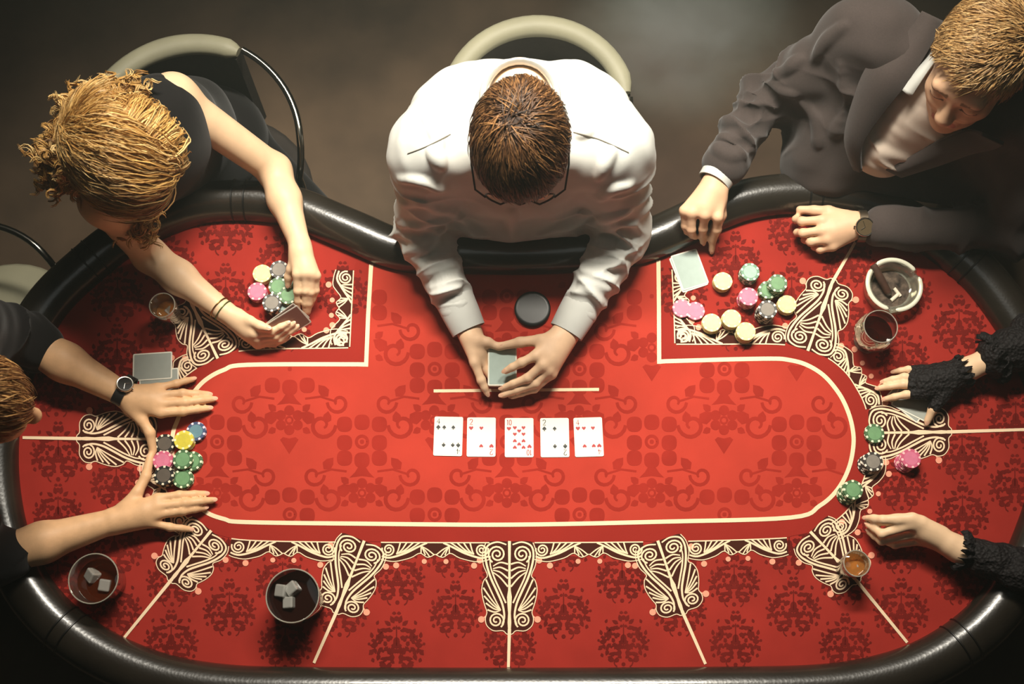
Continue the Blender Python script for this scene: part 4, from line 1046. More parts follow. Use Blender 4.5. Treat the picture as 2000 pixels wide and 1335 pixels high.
# ===== woman at the right edge in black lace
hr_ = P(2200, 860, -.22); R_HIP = (hr_.x, hr_.y)
lace = person('person in black lace at the right edge wearing a fingerless lace glove', *R_HIP)
su, sw_ = A3((2135, 610, .27)), A3((2150, 1010, .27)); eu, ew = A3((2040, 652, .070)), A3((2075, 1140, .070)); wu, ww = A3((1888, 722, .045)), A3((1872, 1072, .058))
C = (su + sw_) / 2 + np.array([-.06, 0, .22]); yaw = math.radians(178); R = frame(yaw, math.radians(35))
h1, t1 = hand_nodes((1874, 728, .044), [[(1806, 768, .036), (1770, 770, .030), (1729, 779, .011)], [(1804, 753, .039), (1764, 750, .032), (1716, 758, .011)], [(1804, 738, .037), (1766, 736, .030), (1726, 745, .011)], [(1806, 724, .031), (1774, 721, .024), (1746, 726, .010)]], [(1856, 752, .038), (1838, 776, .034), (1822, 798, .026), (1811, 822, .012)], .92)
h2, t2 = hand_nodes((1858, 1064, .060), [[(1782, 1010, .080), (1724, 1014, .070), (1706, 1011, .056), (1692, 1011, .042)], [(1780, 1026, .070), (1722, 1042, .058), (1708, 1032, .046), (1695, 1024, .036)], [(1790, 1042, .052), (1722, 1056, .036), (1708, 1046, .028), (1697, 1038, .022)], [(1802, 1056, .036), (1748, 1064, .022), (1732, 1058, .016), (1720, 1052, .012)]], [(1838, 1040, .064), (1800, 1018, .076), (1752, 1016, .070), (1712, 1018, .052)], .92)
msh = (su + sw_) / 2; hipc = np.array([R_HIP[0], R_HIP[1], .60]); ax = (msh - hipc) / np.linalg.norm(msh - hipc); rx = (sw_ - su) / np.linalg.norm(sw_ - su); Rt = np.stack([rx, np.cross(ax, rx), ax], 1)
body_n = head_nodes(C, R, .95, True) + [Cone(msh, C + R @ np.array((0, -.045, -.14)), .048, .045, .03), Cone(su, sw_, .045, .045, .03), Cone(su, eu, .042, .036), Cone(eu, eu * .55 + wu * .45, .036, .034, .02), Cone(eu * .55 + wu * .45, wu, .034, .023, .02), Cone(wu, A3((1874, 728, .044)), .023, .021), Cone(sw_, ew, .042, .036), Cone(ew, ew * .55 + ww * .45, .036, .034, .02), Cone(ew * .55 + ww * .45, ww, .034, .025, .02), Cone(ww, A3((1858, 1064, .06)), .025, .022), Cone(msh, hipc, .075, .09, .03)] + h1 + h2
soft('body', body_n, 0.003, skin_f, lace)
nails(t1 + t2, lace, nail_m)
lace_m = mat('lace_black', (24, 20, 20), rough=.7, spec=.3, bump=.8, bscale=150, vor=True, noise=.5, nscale=160)
dn = [Cone(su, sw_, .060, .060, .03), Ell(msh - ax * .12, (.16, .11, .15), Rt, .05), Ell(hipc + ax * .1, (.165, .13, .2), Rt, .06), Cone(su, eu, .062, .056, .03), Cone(eu, eu + (wu - eu) * .62, .056, .046, .02), Cone(sw_, ew, .062, .056, .03), Cone(ew, ew + (ww - ew) * .80, .056, .036, .02)]
soft('dress', dn, 0.005, lace_m, lace, disp=addf(lumps(.005, 60, 1), lumps(.003, 130, 2)))
legs(lace, R_HIP[0], R_HIP[1], yaw, black_c, 'skirt', .07)
gk = [A3(p) for p in ((1806, 768, .036), (1804, 753, .039), (1804, 738, .037), (1806, 724, .031))]; gw = A3((1874, 728, .044)); gn = []
for i, k in enumerate(gk):
    tipd = A3(((1770, 770, .030), (1764, 750, .032), (1766, 736, .030), (1774, 721, .024))[i])
    gn += [Cone(gw + (k - sum(gk) / 4) * .45, k, .0165, .0138, .016), Cone(k, k + (tipd - k) * .62, .0135, .0118, .004)]
gn += [Cone(A3((1856, 752, .038)), A3((1838, 776, .034)), .019, .0150, .012), Cone(A3((1838, 776, .034)), A3((1824, 795, .028)), .015, .0128, .006), Cone(gw, sum(gk) / 4, .022, .018, .02)]
soft('lace_glove', gn, 0.003, lace_m, lace, disp=addf(lumps(.0012, 300, 1), lumps(.0012, 190, 3)))
def frill(parent, c, axis, rad, n, amp, m):
    c = np.asarray(c, float); ax_ = np.asarray(axis, float); ax_ /= np.linalg.norm(ax_); u = np.cross(ax_, [0, 0, 1.0]); u /= np.linalg.norm(u); w = np.cross(ax_, u); org = np.array(parent.location)
    mb = MB(); k = 72; vs = []
    for j, (rr, o) in enumerate(((rad, -.012), (rad * 1.12, .0), (rad * 1.3, .012))):
        for i in range(k):
            t = 2 * math.pi * i / k
            r2 = rr * (1 + amp * j / 2 * math.sin(n * t)); vs.append(tuple(c - org + ax_ * (o + .005 * j * math.cos(n * t)) + (u * math.cos(t) + w * math.sin(t)) * r2))
    mb.add(vs, [(j * k + i, j * k + (i + 1) % k, (j + 1) * k + (i + 1) % k, (j + 1) * k + i) for j in range(2) for i in range(k)])
    o = mb.build('lace_frill', m, parent, smooth=True); s_ = o.modifiers.new('s', 'SOLIDIFY'); s_.thickness = .0015
frill(lace, A3((1888, 1078, .060)), ww - ew, .030, 14, .16, lace_m)
frill(lace, A3((1872, 728, .044)), wu - gk[1], .026, 12, .16, lace_m)
frill(lace, eu + (wu - eu) * .60, wu - eu, .042, 14, .16, lace_m)
fb_ = frame(yaw, 0)
short_hair(lace, C, R, .95, 1500, [(60, 42, 30), (40, 28, 22)], cap_b, (0, -.07, .10), (0, .1, -.3), (.06, .12), width=.002)
# ---------------------------------------------------------------- chairs
chair_pale = mat('chair_pale_leather', (152, 148, 124), rough=.55, noise=.08, nscale=10, bump=.1, bscale=90)
chair_dark = mat('chair_dark_fabric', (52, 46, 42), rough=.85, noise=.15, nscale=20, bump=.2, bscale=120)
chrome = mat('chrome_dark', (150, 146, 138), rough=.18, metal=1.0)
def chair(label, px, py, za, rad, a0, a1, b0, b1, seat_mat=None, rim_w=.027):
    """tub chair: padded pale rim from a0 to a1 (plan degrees), bare chrome arm rail from b0 to b1"""
    c = P(px, py, za); top = TZ + za
    o = empty('tub_chair', (c.x, c.y, 0)); tag(o, label, 'chair', 'tub chairs round the card table')
    A = lambda a, r, z: (r * math.cos(math.radians(a)), r * math.sin(math.radians(a)), z)
    th = np.linspace(a0, a1, 28)
    mb = MB(); w = np.interp(np.linspace(0, 1, 28), [0, .06, .5, .94, 1], [.45, .9, 1, .9, .45])
    mb.tube([A(t, rad, top - .02) for t in th], list(rim_w * w), 12, flat=.8); mb.build('back_rim', chair_pale, o, smooth=True)
    mb = MB(); vs = []
    for t in th:
        for r, z in ((rad + .012, top - .03), (rad + .004, .46), (rad - .022, .46), (rad - .016, top - .03)): vs.append(A(t, r, z))
    k = len(th); fs = [(i * 4 + j, i * 4 + (j + 1) % 4, (i + 1) * 4 + (j + 1) % 4, (i + 1) * 4 + j) for i in range(k - 1) for j in range(4)] + [(0, 1, 2, 3), tuple((k - 1) * 4 + j for j in (3, 2, 1, 0))]
    mb.add(vs, fs); mb.build('backrest', chair_dark, o, smooth=True)
    for q0, q1 in (b0, b1):
        mb = MB(); tt = np.linspace(q0, q1, 18)
        zz = np.interp(np.linspace(0, 1, 18), [0, .75, 1], [top - .012, top - .05, top - .11])
        mb.tube([A(t, rad + .006, z) for t, z in zip(tt, zz)] + [A(q1, rad + .004, top - .2), A(q1, rad - .01, .45)], .0085, 10); mb.build('arm_rail', chrome, o, smooth=True)
    mb = MB(); mb.lathe([(rad * .86, .40), (rad * .95, .415), (rad * .96, .445), (rad * .9, .462), (rad * .5, .470), (.001, .472)], 36); mb.build('seat', seat_mat or chair_dark, o, smooth=True)
    mb = MB(); mb.lathe([(rad * .8, .375), (rad * .84, .38), (rad * .84, .40), (rad * .8, .402)], 32); mb.build('seat_frame', chrome, o, smooth=True)
    for t in (45, 135, 225, 315):
        mb = MB(); mb.tube([A(t, rad * .7, .38), A(t, rad * .92, .012)], .012, 10); l = mb.build('leg', chrome, o, smooth=True)
        mb = MB(); mb.lathe([(.016, 0), (.016, .014), (.01, .016)], 12, A(t, rad * .92, 0)); mb.build('foot_cap', frame_m, l, smooth=True)
    return o
chair('tub chair with wide pale curved back rim behind the white-shirted person', 1052, 196, .07, .207, 172, 8, (176, 205), (4, -30))
chair('tub chair with pale back rim and bare chrome arm behind the blond person', 366, 262, .06, .245, 150, 66, (152, 200), (64, -14))
chair('tub chair with pale seat and dark chrome arm rail at the left edge', -72, 590, -.05, .20, 200, 120, (202, 260), (116, 22), seat_mat=chair_pale)

# ---------------------------------------------------------------- chips
CHIP_R, CHIP_H = .0212, .0034
white_spot = mat('chip_spot_white', (236, 226, 206), rough=.45)
CC = {'yellow': ((226, 210, 138), (230, 216, 150), (240, 230, 180)), 'gold': ((214, 200, 70), (200, 184, 52), (240, 236, 190)), 'green': ((70, 104, 66), (104, 146, 100), (226, 236, 200)), 'mint': ((90, 134, 104), (150, 192, 164), (236, 240, 220)), 'pink': ((198, 92, 122), (206, 112, 140), (248, 190, 190)), 'grey': ((52, 46, 42), (128, 120, 110), (232, 224, 208)), 'black': ((24, 22, 20), (84, 74, 64), (226, 216, 190)), 'blue': ((60, 76, 110), (92, 128, 140), (240, 214, 226)), 'slate': ((58, 70, 66), (124, 144, 138), (210, 216, 206))}
CM = {k: (mat('chip_' + k, v[0], rough=.42, spec=.5), mat('chip_inlay_' + k, v[1], rough=.5, noise=.08, nscale=120), mat('chip_spot_' + k, v[2], rough=.45)) for k, v in CC.items()}
def chip_meshes():
    n = 40; r, h = CHIP_R, CHIP_H; e = .0005
    mb = MB(); mb.lathe([(r - e, 0), (r, e), (r, h - e), (r - e, h)], n)
    plain = mb
    sp = MB()
    for k in range(8):
        a0 = 2 * math.pi * k / 8 - .13; pts = np.linspace(a0, a0 + .26, 5); vs = []
        for t in pts:
            for rr, z in ((r * .78, h + .00015), (r - e * .6, h + .00015), (r + .00018, h - e), (r + .00018, e), (r - e, -.00004)): vs.append((rr * math.cos(t), rr * math.sin(t), z))
        fs = [(i * 5 + j, i * 5 + j + 1, (i + 1) * 5 + j + 1, (i + 1) * 5 + j) for i in range(4) for j in range(4)]
        sp.add(vs, fs)
    il = MB(); il.lathe([(r * .70, h - .0001), (r * .70, h + .0003), (.0002, h + .00035)], 32)
    def me(mb, name):
        m = bpy.data.meshes.new(name); m.from_pydata(mb.v, [], mb.f); m.update(); return m
    return me(plain, 'poker_chip'), me(sp, 'edge_spots'), me(il, 'inlay')
M_PL, M_SP, M_IN = chip_meshes()
chip_cache = {}
def chip_mesh(base, col, i):
    key = (base.name, col, i)
    if key not in chip_cache:
        m = base.copy(); m.materials.append(CM[col][i]); chip_cache[key] = m
    return chip_cache[key]
ORD = ['second', 'third', 'fourth', 'fifth', 'sixth', 'seventh', 'eighth', 'ninth', 'tenth', 'eleventh', 'twelfth', 'thirteenth', 'fourteenth']
def stack(px, py, n, col, where, lean=(0, 0), jit=.0008, base_h=0.0, whose=''):
    h = n * CHIP_H + base_h; top = P(px, py, h)
    cname = {'gold': 'bright yellow', 'yellow': 'pale yellow', 'mint': 'mint green', 'slate': 'slate grey'}.get(col, col)
    for i in range(n):
        t = (n - 1 - i)
        x = top.x - lean[0] * t + random.uniform(-1, 1) * jit * (t > 0); y = top.y - lean[1] * t + random.uniform(-1, 1) * jit * (t > 0)
        o = bpy.data.objects.new('poker_chip', chip_mesh(M_PL, col, 0)); o.location = (x, y, TZ + .0016 + base_h + i * CHIP_H); o.rotation_euler = (0, 0, random.uniform(0, 6.28)); link(o)
        s = bpy.data.objects.new('edge_spots', chip_mesh(M_SP, col, 2)); link(s, o)
        if i == n - 1:
            s = bpy.data.objects.new('inlay', chip_mesh(M_IN, col, 1)); link(s, o)
            tag(o, (cname + ' chip, ' + ('lying alone ' if n == 1 else 'top of the stack ') + where), 'poker chip', 'poker chips ' + whose)
        else:
            tag(o, ORD[t - 1] + ' ' + cname + ' chip down the stack ' + where, 'poker chip', 'poker chips ' + whose)
W1 = 'in front of the suited person'
for a in ((1412, 549, 6, 'yellow', 'nearest the two face-down pale cards'), (1465, 531, 9, 'mint', 'farthest from the betting line, by the suited person'), (1519, 553, 11, 'green', 'tallest green by the suited person'), (1500, 566, 5, 'green', 'short green half hidden behind a taller green'),
          (1462, 579, 9, 'pink', 'in the middle of the suited person\'s chips'), (1499, 604, 13, 'grey', 'beside the rightmost pale yellow one'), (1537, 594, 6, 'yellow', 'rightmost before the suited person'), (1390, 630, 6, 'yellow', 'leftmost of three yellows near the betting line'),
          (1429, 622, 7, 'yellow', 'middle of three yellows near the betting line'), (1457, 647, 8, 'yellow', 'rightmost of three yellows near the betting line'), (1332, 602, 2, 'pink', 'left of two low pinks below pale cards'), (1358, 607, 2, 'pink', 'right of two low pinks below pale cards')):
    stack(*a, whose=W1)
for a in ((512, 534, 6, 'yellow', 'uppermost left of the blond person\'s heap'), (545, 526, 7, 'grey', 'above the blond person\'s hand'), (568, 548, 5, 'mint', 'under the blond person\'s hand'), (543, 559, 9, 'green', 'in the middle of the blond person\'s heap'),
          (563, 576, 10, 'green', 'touching the blond person\'s fingers'), (502, 569, 6, 'pink', 'leftmost of the blond person\'s heap'), (531, 591, 9, 'grey', 'lowest in the blond person\'s heap'), (555, 594, 6, 'slate', 'half hidden by the held cards')):
    stack(*a, whose='in front of the blond person')
for a in ((322, 866, 4, 'black', 'beside the upper thumb of the left-edge person'), (359, 859, 7, 'gold', 'between the hands of the left-edge person'), (383, 842, 3, 'blue', 'nearest the playing field at the left'), (318, 899, 6, 'pink', 'between two black stacks at the left'),
          (357, 897, 7, 'green', 'middle green between the left-edge person\'s hands'), (376, 900, 3, 'green', 'low green behind the taller green at left'), (320, 928, 9, 'black', 'next to the lower thumb of the left-edge person'), (357, 934, 5, 'green', 'just above the lower left index finger')):
    stack(*a, whose='between the hands at the left edge')
for a, ln in (((1708, 846, 3, 'green', 'on the right divider ornament'), (0, 0)), ((1705, 901, 7, 'grey', 'leaning beside the right divider ornament'), (.0012, .0006)), ((1779, 895, 8, 'pink', 'below the gloved hand at the right'), (.0012, .0008)), ((1666, 956, 9, 'green', 'on the right curve of the betting line'), (.0010, .0008))):
    stack(*a, lean=ln, whose='at the right end of the table')

# ---------------------------------------------------------------- cards
card_w = mat('card_white', (236, 230, 214), rough=.6, spec=.2)
card_b = mat('card_back_pale', (172, 188, 180), rough=.65, spec=.15, noise=.04, nscale=60)
card_g = mat('card_back_grey', (160, 164, 156), rough=.65, spec=.15, noise=.04, nscale=60)
card_d = mat('card_back_shaded_brown', (128, 88, 76), rough=.4)  # dark brown back paints in the shadow on the held cards
pip_r = mat('pip_red', (168, 26, 34), rough=.5); pip_k = mat('pip_black', (22, 24, 24), rough=.5)
def rrect(w, h, r, z, n=5):
    out = []
    for cx, cy, a0 in ((w / 2 - r, h / 2 - r, 0), (-w / 2 + r, h / 2 - r, 90), (-w / 2 + r, -h / 2 + r, 180), (w / 2 - r, -h / 2 + r, 270)):
        for k in range(n):
            a = math.radians(a0 + 90 * k / (n - 1)); out.append((cx + r * math.cos(a), cy + r * math.sin(a), z))
    return out
def card_body(w=.063, h=.0875, t=.0007):
    mb = MB(); a = rrect(w, h, .0035, 0); b_ = rrect(w, h, .0035, t); n = len(a)
    mb.add(a + b_, [tuple(range(n - 1, -1, -1)), tuple(range(n, 2 * n))] + [(i, (i + 1) % n, n + (i + 1) % n, n + i) for i in range(n)]); return mb
def suit_poly(kind, s):
    if kind == 'heart':
        return [(s * .5 * 16 * math.sin(t) ** 3 / 16, s * .5 * (13 * math.cos(t) - 5 * math.cos(2 * t) - 2 * math.cos(3 * t) - math.cos(4 * t)) / 15) for t in np.linspace(0, 2 * math.pi, 22, endpoint=False)]
    b_ = [(x, -y) for x, y in suit_poly('heart', s * .92)]
    b_ = [(x, y + s * .06) for x, y in b_]
    return b_
DIG = {'2': [[(-.3, .28), (-.22, .46), (0, .5), (.25, .42), (.28, .2), (.1, -.08), (-.3, -.48), (.32, -.48)]], '4': [[(.12, -.5), (.12, .5), (-.34, -.2), (.34, -.2)]], '1': [[(-.12, .32), (.05, .5), (.05, -.5)]], '0': [[(.24 * math.cos(t), .5 * math.sin(t)) for t in np.linspace(0, 6.2832, 14)]]}
def face_card(px, py, rz, txt, kind, label):
    o = card_body().build('playing_card', card_w); o.location = P(px, py, .0018); o.rotation_euler = (0, 0, rz); tag(o, label, 'playing card', 'five face-up cards in a row')
    m = pip_r if kind == 'heart' else pip_k; z = .0008
    def put(mb, x, y, s, flip):
        pts = suit_poly(kind, s); q = [((-a if flip else a) + x, (-b_ if flip else b_) + y, z) for a, b_ in pts]
        mb.poly(q)
        if kind == 'spade':
            f = -1 if flip else 1; mb.poly([(x - s * .2 * f, y - s * .55 * f, z), (x + s * .2 * f, y - s * .55 * f, z), (x, y - s * .05 * f, z)][::1])
    pb = MB()
    if txt == '4': L = [(-.0095, .020, 0), (.0105, .020, 0), (-.0095, -.020, 1), (.0105, -.020, 1)]
    elif txt == '2': L = [(.0, .020, 0), (.0, -.020, 1)]
    else: L = [(s * .0095, y, y < 0) for s in (-1, 1) for y in (.022, .0075, -.0075, -.022)] + [(0, .0148, 0), (0, -.0148, 1)]
    for x, y, f in L: put(pb, x, y, .0088, f)
    tag(pb.build('pips', m, o), kind='stuff')
    cn = MB()
    for f in (1, -1):
        put(cn, -.0225 * f, .020 * f, .0098, f < 0)
        xo = -.0225 if len(txt) == 1 else -.0255
        for ci, ch in enumerate(txt):
            for line in DIG[ch]:
                pts = [((xo + ci * .0062 + a * .0100) * f, (.0335 + b_ * .0122) * f, z) for a, b_ in line]
                A = np.array(pts)[:, :2]; t = np.gradient(A, axis=0); t /= np.linalg.norm(t, axis=1)[:, None] + 1e-9; nn = np.stack([-t[:, 1], t[:, 0]], 1) * .0008
                k = len(A); cn.add([(p[0], p[1], z) for p in A + nn] + [(p[0], p[1], z) for p in A - nn], [(i, k + i, k + i + 1, i + 1) for i in range(k - 1)])
    tag(cn.build('corner_marks', m, o), kind='stuff')
for a in ((875.5, 851.5, -.02, '4', 'spade', 'face-up four of spades, leftmost of the five community cards'), (940, 853, -.005, '2', 'heart', 'face-up two of hearts, second of the five community cards'), (1014, 854, .0, '10', 'heart', 'face-up ten of hearts in the middle of the community cards'), (1083.5, 854, .008, '2', 'spade', 'face-up two of spades, fourth of the five community cards'), (1149.5, 853, .03, '4', 'heart', 'face-up four of hearts, rightmost of the five community cards')):
    face_card(*a)
def back_card(label, m, px=0, py=0, za=0.0016, rz=0.0, M=None, group=None):
    o = card_body().build('playing_card', card_w)
    if M is None: o.location = P(px, py, za); o.rotation_euler = (0, 0, rz)
    else: o.matrix_world = M
    tag(o, label, 'playing card', group)
    mb = MB(); mb.poly(rrect(.0575, .082, .002, .0008)); mb.build('back_print', m, o)
    return o
back_card('pale face-down card, lower of the pair near the suited person', card_b, 1345, 530, .0012, math.radians(19), group='cards of the suited person')
back_card('pale face-down card, upper of the pair near the suited person', card_b, 1347, 526, .0022, math.radians(17), group='cards of the suited person')
back_card('grey face-down card fully in view beside the wristwatch', card_g, 298, 715, .0023, math.radians(94), group='cards of the left-edge person')
back_card('grey face-down card mostly hidden under the spread left hand', card_g, 311, 748, .0012, math.radians(96), group='cards of the left-edge person')
back_card('face-down card partly under the gloved hand', card_g, 1776, 781, .0012, math.radians(48), group='cards under the gloved hand')
back_card('face-down card mostly hidden below the gloved hand', card_g, 1786, 784, .0022, math.radians(62), group='cards under the gloved hand')
def quad_matrix(c, xdir, ydir):
    x = Vector(xdir).normalized(); y = Vector(ydir); y = (y - x * y.dot(x)).normalized(); z = x.cross(y)
    M = Matrix((x, y, z)).transposed().to_4x4(); M.translation = c; return M
pa, pb_, pc = P(518, 643, .062), P(578, 600, .085), P(608, 634, .030)
back_card('dark-looking card in front held up by the blond person', card_d, M=quad_matrix(P(562, 632, .052), pc - pb_, pb_ - pa), group='cards held by the blond person')
back_card('second held card just behind, pale edge showing, blond person', card_d, M=quad_matrix(P(559, 628, .054), pc - pb_ + Vector((.004, .006, 0)), pb_ - pa), group='cards held by the blond person')
# the deck in the dealer's hands
dk_ = empty('card_deck', P(981, 717, .034)); tag(dk_, 'deck of pale-backed cards held in both hands over the short line', 'card deck')
dk_.rotation_euler = (math.radians(4), 0, 0)
card_body(.063, .0875, .016).build('card_block', card_w, dk_)
o = card_body(.063, .0875, .0006).build('top_card', card_w, dk_); o.location = (0.0004, -.0003, .0163)
mb = MB(); mb.poly(rrect(.0575, .082, .002, .0007)); mb.build('back_print', card_b, o)
# black button
db = empty('dealer_button', P(1040, 605, .0014)); tag(db, 'round black disc on the felt between the white-shirted arms', 'button')
mb = MB(); mb.lathe([(.038, 0), (.041, .002), (.041, .009), (.038, .011), (.033, .0108)], 44); mb.build('rim', blackm, db, smooth=True)
mb = MB(); mb.lathe([(.033, .0098), (.033, .0104), (.0002, .0105)], 40); mb.build('face', mat('button_face', (30, 24, 21), rough=.7), db)

# ---------------------------------------------------------------- glasses and ashtray
amber = clear_mat('whisky_amber', (248, 176, 84), .35, (236, 160, 80))
brandy = clear_mat('brandy_dark', (150, 58, 40), .15, (90, 30, 20))
cola = mat('cola_dark', (30, 12, 8), rough=.05, spec=.6)
ice_m = clear_mat('ice_clear', (240, 240, 234), .38, (235, 232, 222), .05, .15)
rimg = clear_mat('glass_rim_highlight', (240, 238, 228), .40, (235, 228, 210), .05, .2)  # whitened diffuse ring stands in for lamp highlights on the rims
def sq(prof, n, p, rot=0.0):
    """lathe with a rounded-square section"""
    vs = []; fs = []
    for r, z, pw in prof:
        for i in range(n):
            a = 2 * math.pi * i / n; c, s = math.cos(a), math.sin(a); q = (abs(c) ** pw + abs(s) ** pw) ** (-1 / pw)
            x, y = r * q * c, r * q * s
            vs.append((x * math.cos(rot) - y * math.sin(rot), x * math.sin(rot) + y * math.cos(rot), z))
    k = len(prof)
    fs = [(j * n + i, j * n + (i + 1) % n, (j + 1) * n + (i + 1) % n, (j + 1) * n + i) for j in range(k - 1) for i in range(n)]
    fs += [tuple(range(n - 1, -1, -1)), tuple((k - 1) * n + i for i in range(n))]
    mb = MB(); mb.add(vs, fs); return mb
def tumbler(label, px, py, rb, rt, h, liq, lz, pw=2.0, rot=0.0, wall=.0028, base=.012, name='whisky_glass'):
    c = P(px, py, .0016); o = empty(name, c); tag(o, label, 'glass')
    sq([(rb * .96, 0, pw), (rb, .002, pw), (rt * .5 + rb * .5, h * .5, pw * .6 + .8), (rt, h, 2), (rt - .001, h + .001, 2), (rt - wall, h, 2), (rt * .5 + rb * .5 - wall, h * .5, pw * .6 + .8), (rb - wall, base + .002, pw), (rb * .7, base, pw)], 40, pw, rot).build('glass_body', glass_m, o, smooth=True)
    rl = rb + (rt - rb) * lz / h - wall - .0004
    sq([(rb * .9 - wall, base + .0015, pw), (rb - wall - .0006, base + .004, pw), (rl, lz - .0006, 2 + (pw - 2) * .4), (rl * .97, lz, 2)], 36, pw, rot).build('drink', liq, o, smooth=True)
    rm = MB(); rm.tube([((rt - wall * .5) * math.cos(t), (rt - wall * .5) * math.sin(t), h + .0006) for t in np.linspace(0, 6.2832, 44, endpoint=False)], .0015, 6, closed=True); rm.build('rim', rimg, o, smooth=True)
    return c
def ice(c, dx, dy, z, s, seed, where):
    rs = random.Random(seed); mb = MB()
    M = Matrix.Rotation(rs.uniform(0, 6), 3, 'Z') @ Matrix.Rotation(rs.uniform(-.5, .5), 3, 'X') @ Matrix.Rotation(rs.uniform(-.5, .5), 3, 'Y')
    mb.box((0, 0, 0), (s, s * .95, s * .9), M); o = mb.build('ice_cube', ice_m, bevel=s * .14); o.location = (c.x + dx, c.y + dy, c.z + z); o.modifiers['bevel'].segments = 3
    tag(o, where, 'ice cube', 'ice cubes in the drinks')
c = tumbler('small tumbler of amber whisky beside the blond person\'s forearm', 337, 619, .024, .029, .086, amber, .046)
ice(c, .004, .002, .036, .022, 1, 'ice cube in the amber tumbler by the blond forearm')
c = tumbler('wide tumbler of dark whisky by the lower left forearm', 208, 1137, .042, .052, .085, clear_mat('whisky_dark', (176, 84, 40), .25, (120, 50, 20)), .05)
ice(c, -.014, .010, .050, .026, 2, 'upper ice cube in the dark whisky at lower left'); ice(c, .014, -.010, .048, .025, 3, 'lower ice cube in the dark whisky at lower left')
c = tumbler('squarish tumbler of black cola with ice near the bottom rail', 588, 1171, .044, .055, .105, cola, .080, pw=4.0, rot=.5, name='cola_glass')
ice(c, -.026, .012, .080, .026, 4, 'leftmost ice cube floating in the black cola'); ice(c, -.004, .016, .082, .026, 5, 'upper ice cube floating in the black cola'); ice(c, -.010, -.012, .079, .024, 6, 'lower ice cube floating in the black cola')
c = tumbler('small tulip glass of amber drink on the lower right divider', 1653, 1108, .023, .028, .082, amber, .060)
ice(c, .003, .0, .050, .018, 7, 'ice cube in the amber tulip glass at lower right')
# brandy balloon on a foot
c = P(1694, 664, .0016); o = empty('brandy_glass', c); tag(o, 'round brandy balloon with dark drink beside the ashtray', 'glass')
mb = MB(); mb.lathe([(.030, 0), (.031, .0015), (.006, .004), (.0045, .012), (.006, .020), (.026, .028), (.041, .044), (.0455, .060), (.043, .082), (.037, .104), (.0365, .1045), (.0355, .104), (.0415, .082), (.0435, .060), (.039, .046), (.025, .031), (.0005, .024)], 44); mb.build('bowl', glass_m, o, smooth=True)
rm = MB(); rm.tube([(.0362 * math.cos(t), .0362 * math.sin(t), .1045) for t in np.linspace(0, 6.2832, 40, endpoint=False)], .0013, 6, closed=True); rm.build('rim', rimg, o, smooth=True)
mb = MB(); mb.lathe([(.001, .0246), (.0245, .0316), (.0382, .0466), (.0405, .052), (.0395, .0524), (.001, .0524)], 40); mb.build('drink', brandy, o, smooth=True)
# ashtray
c = P(1737, 566, .0016); o = empty('ashtray', c); tag(o, 'heavy round glass ashtray holding a cigar at the right', 'ashtray')
mb = MB(); n = 96; prof = [(.050, 0), (.060, .004), (.064, .030), (.064, .036), (.060, .039), (.053, .038), (.050, .030), (.046, .010), (.040, .007), (.0005, .007)]
vs = []
for r, z in prof:
    for i in range(n):
        a = 2 * math.pi * i / n; notch = 0
        for na in (2.35, .45, 4.55):
            d = abs((a - na + math.pi) % (2 * math.pi) - math.pi); notch = max(notch, max(0, 1 - (d / .13) ** 2))
        zz = z - (.012 * notch if z > .028 else 0); vs.append((r * math.cos(a), r * math.sin(a), zz))
k = len(prof); mb.add(vs, [(j * n + i, j * n + (i + 1) % n, (j + 1) * n + (i + 1) % n, (j + 1) * n + i) for j in range(k - 1) for i in range(n)] + [tuple(range(n - 1, -1, -1))])
mb.build('tray', clear_mat('ashtray_glass', (226, 226, 206), .22, (225, 222, 200), .05, .10), o, smooth=True)
rim_m = mat('ashtray_rim_highlight', (226, 222, 200), rough=.12, spec=.8)  # opaque cream sections paint the bright highlights onto the glass rim
for na0, na1 in ((-1.60, .30), (.60, 2.20), (2.50, 4.40)):
    rb_ = MB(); rb_.tube([(.0595 * math.cos(t), .0595 * math.sin(t), .0375) for t in np.linspace(na0, na1, 22)], [.002] + [.0048] * 20 + [.002], 8, flat=.55); rb_.build('rim', rim_m, o, smooth=True)
mb = MB(); mb.lathe([(.043, .0082), (.034, .0115), (.012, .013), (.0005, .0125)], 26); q = mb.build('ash', mat('ash_grey', (74, 62, 52), rough=.95, noise=.8, nscale=70, bump=.9, bscale=120), o, smooth=True)
cg = MB(); a = P(1705, 517, .040); b_ = P(1735, 572, .020)
cg.tube([a, a.lerp(b_, .06), a.lerp(b_, .5), a.lerp(b_, .94), b_], [.006, .0085, .009, .0085, .007], 14)
co = cg.build('cigar', mat('cigar_brown', (66, 40, 26), rough=.8, noise=.3, nscale=60), smooth=True); tag(co, 'brown cigar resting on the notch of the glass ashtray', 'cigar')
cg = MB(); cg.tube([b_, b_ + (b_ - a).normalized() * .006], [.0072, .0055], 12); cg.build('ash_tip', MATS['ash_grey'], co, smooth=True)
for i, (x, y, r) in enumerate(((1748, 580, .7), (1752, 570, 2.2))):
    p = P(x, y, .016); bt = MB(); d = Vector((math.cos(r), math.sin(r), .1)) * .012; bt.tube([p - d, p, p + d * .9], .0042, 10)
    tag(bt.build('cigarette_butt', mat('butt_pale', (222, 212, 190), rough=.8), smooth=True), ('pale cigarette stub lying lower in the ashtray', 'pale cigarette stub lying higher in the ashtray')[i], 'cigarette')

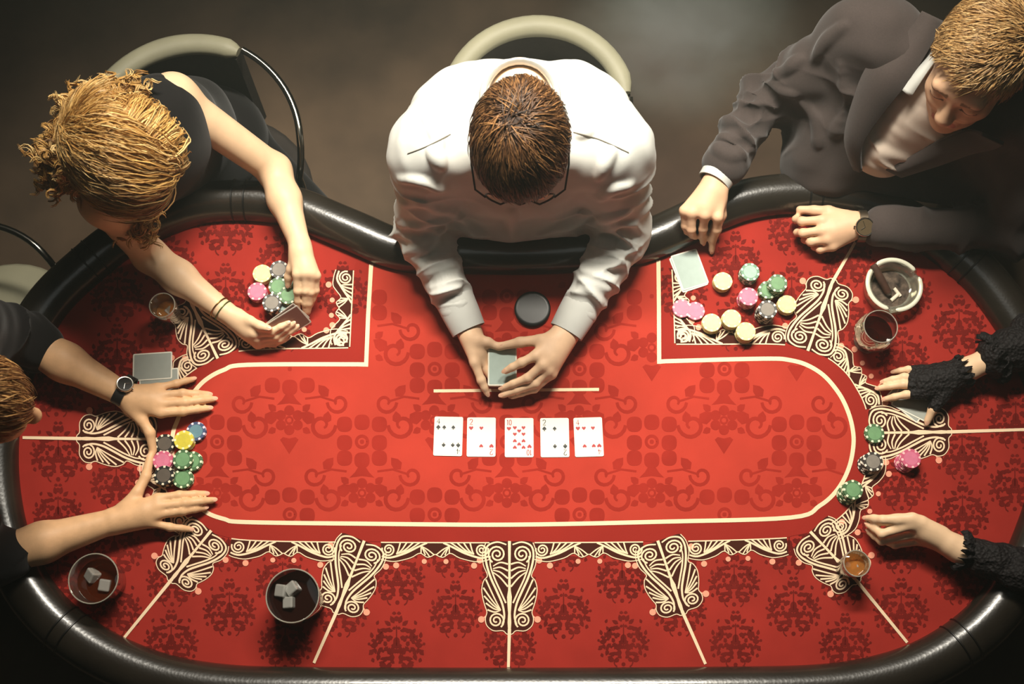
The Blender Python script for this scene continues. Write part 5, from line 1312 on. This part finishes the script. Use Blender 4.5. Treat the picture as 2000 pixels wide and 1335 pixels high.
# ---------------------------------------------------------------- drifting smoke
def smoke(label, px, py, za, rad, dens, seed):
    c = P(px, py, za); mb = MB()
    prof = [(math.cos(a) * 1.0 + 1e-4, math.sin(a)) for a in np.linspace(-math.pi / 2 + .02, math.pi / 2 - .02, 12)]
    mb.lathe(prof, 24); o = mb.build('smoke', None, smooth=True); o.scale = rad; o.location = c
    m = bpy.data.materials.new('smoke_' + str(seed)); m.use_nodes = True; nt = m.node_tree; nt.nodes.clear()
    out = nt.nodes.new('ShaderNodeOutputMaterial'); v = nt.nodes.new('ShaderNodeVolumeScatter'); v.inputs['Color'].default_value = (.80, .92, .82, 1); v.inputs['Anisotropy'].default_value = .1
    tc = nt.nodes.new('ShaderNodeTexCoord'); ln = nt.nodes.new('ShaderNodeVectorMath'); ln.operation = 'LENGTH'
    no = nt.nodes.new('ShaderNodeTexNoise'); no.inputs['Scale'].default_value = 1.6; no.inputs['Detail'].default_value = 3; no.inputs['Distortion'].default_value = .6; no.noise_dimensions = '4D'; no.inputs['W'].default_value = seed
    f = nt.nodes.new('ShaderNodeMapRange'); f.interpolation_type = 'SMOOTHSTEP'; f.inputs['From Min'].default_value = .15; f.inputs['From Max'].default_value = 1.0; f.inputs['To Min'].default_value = dens; f.inputs['To Max'].default_value = 0
    g = nt.nodes.new('ShaderNodeMapRange'); g.inputs['From Min'].default_value = .35; g.inputs['From Max'].default_value = .65; g.inputs['To Min'].default_value = .15; g.inputs['To Max'].default_value = 1.5
    mu = nt.nodes.new('ShaderNodeMath'); mu.operation = 'MULTIPLY'
    nt.links.new(tc.outputs['Object'], ln.inputs[0]); nt.links.new(ln.outputs['Value'], f.inputs['Value']); nt.links.new(tc.outputs['Object'], no.inputs['Vector']); nt.links.new(no.outputs['Fac'], g.inputs['Value'])
    nt.links.new(f.outputs[0], mu.inputs[0]); nt.links.new(g.outputs[0], mu.inputs[1]); nt.links.new(mu.outputs[0], v.inputs['Density']); nt.links.new(v.outputs[0], out.inputs['Volume'])
    o.data.materials.clear(); o.data.materials.append(m)
    tag(o, label, 'smoke', kind='stuff')
smoke('pale smoke drifting above the floor right of the white-shirted person', 1330, 60, -.02, (.34, .26, .22), 4.8, 3.0)
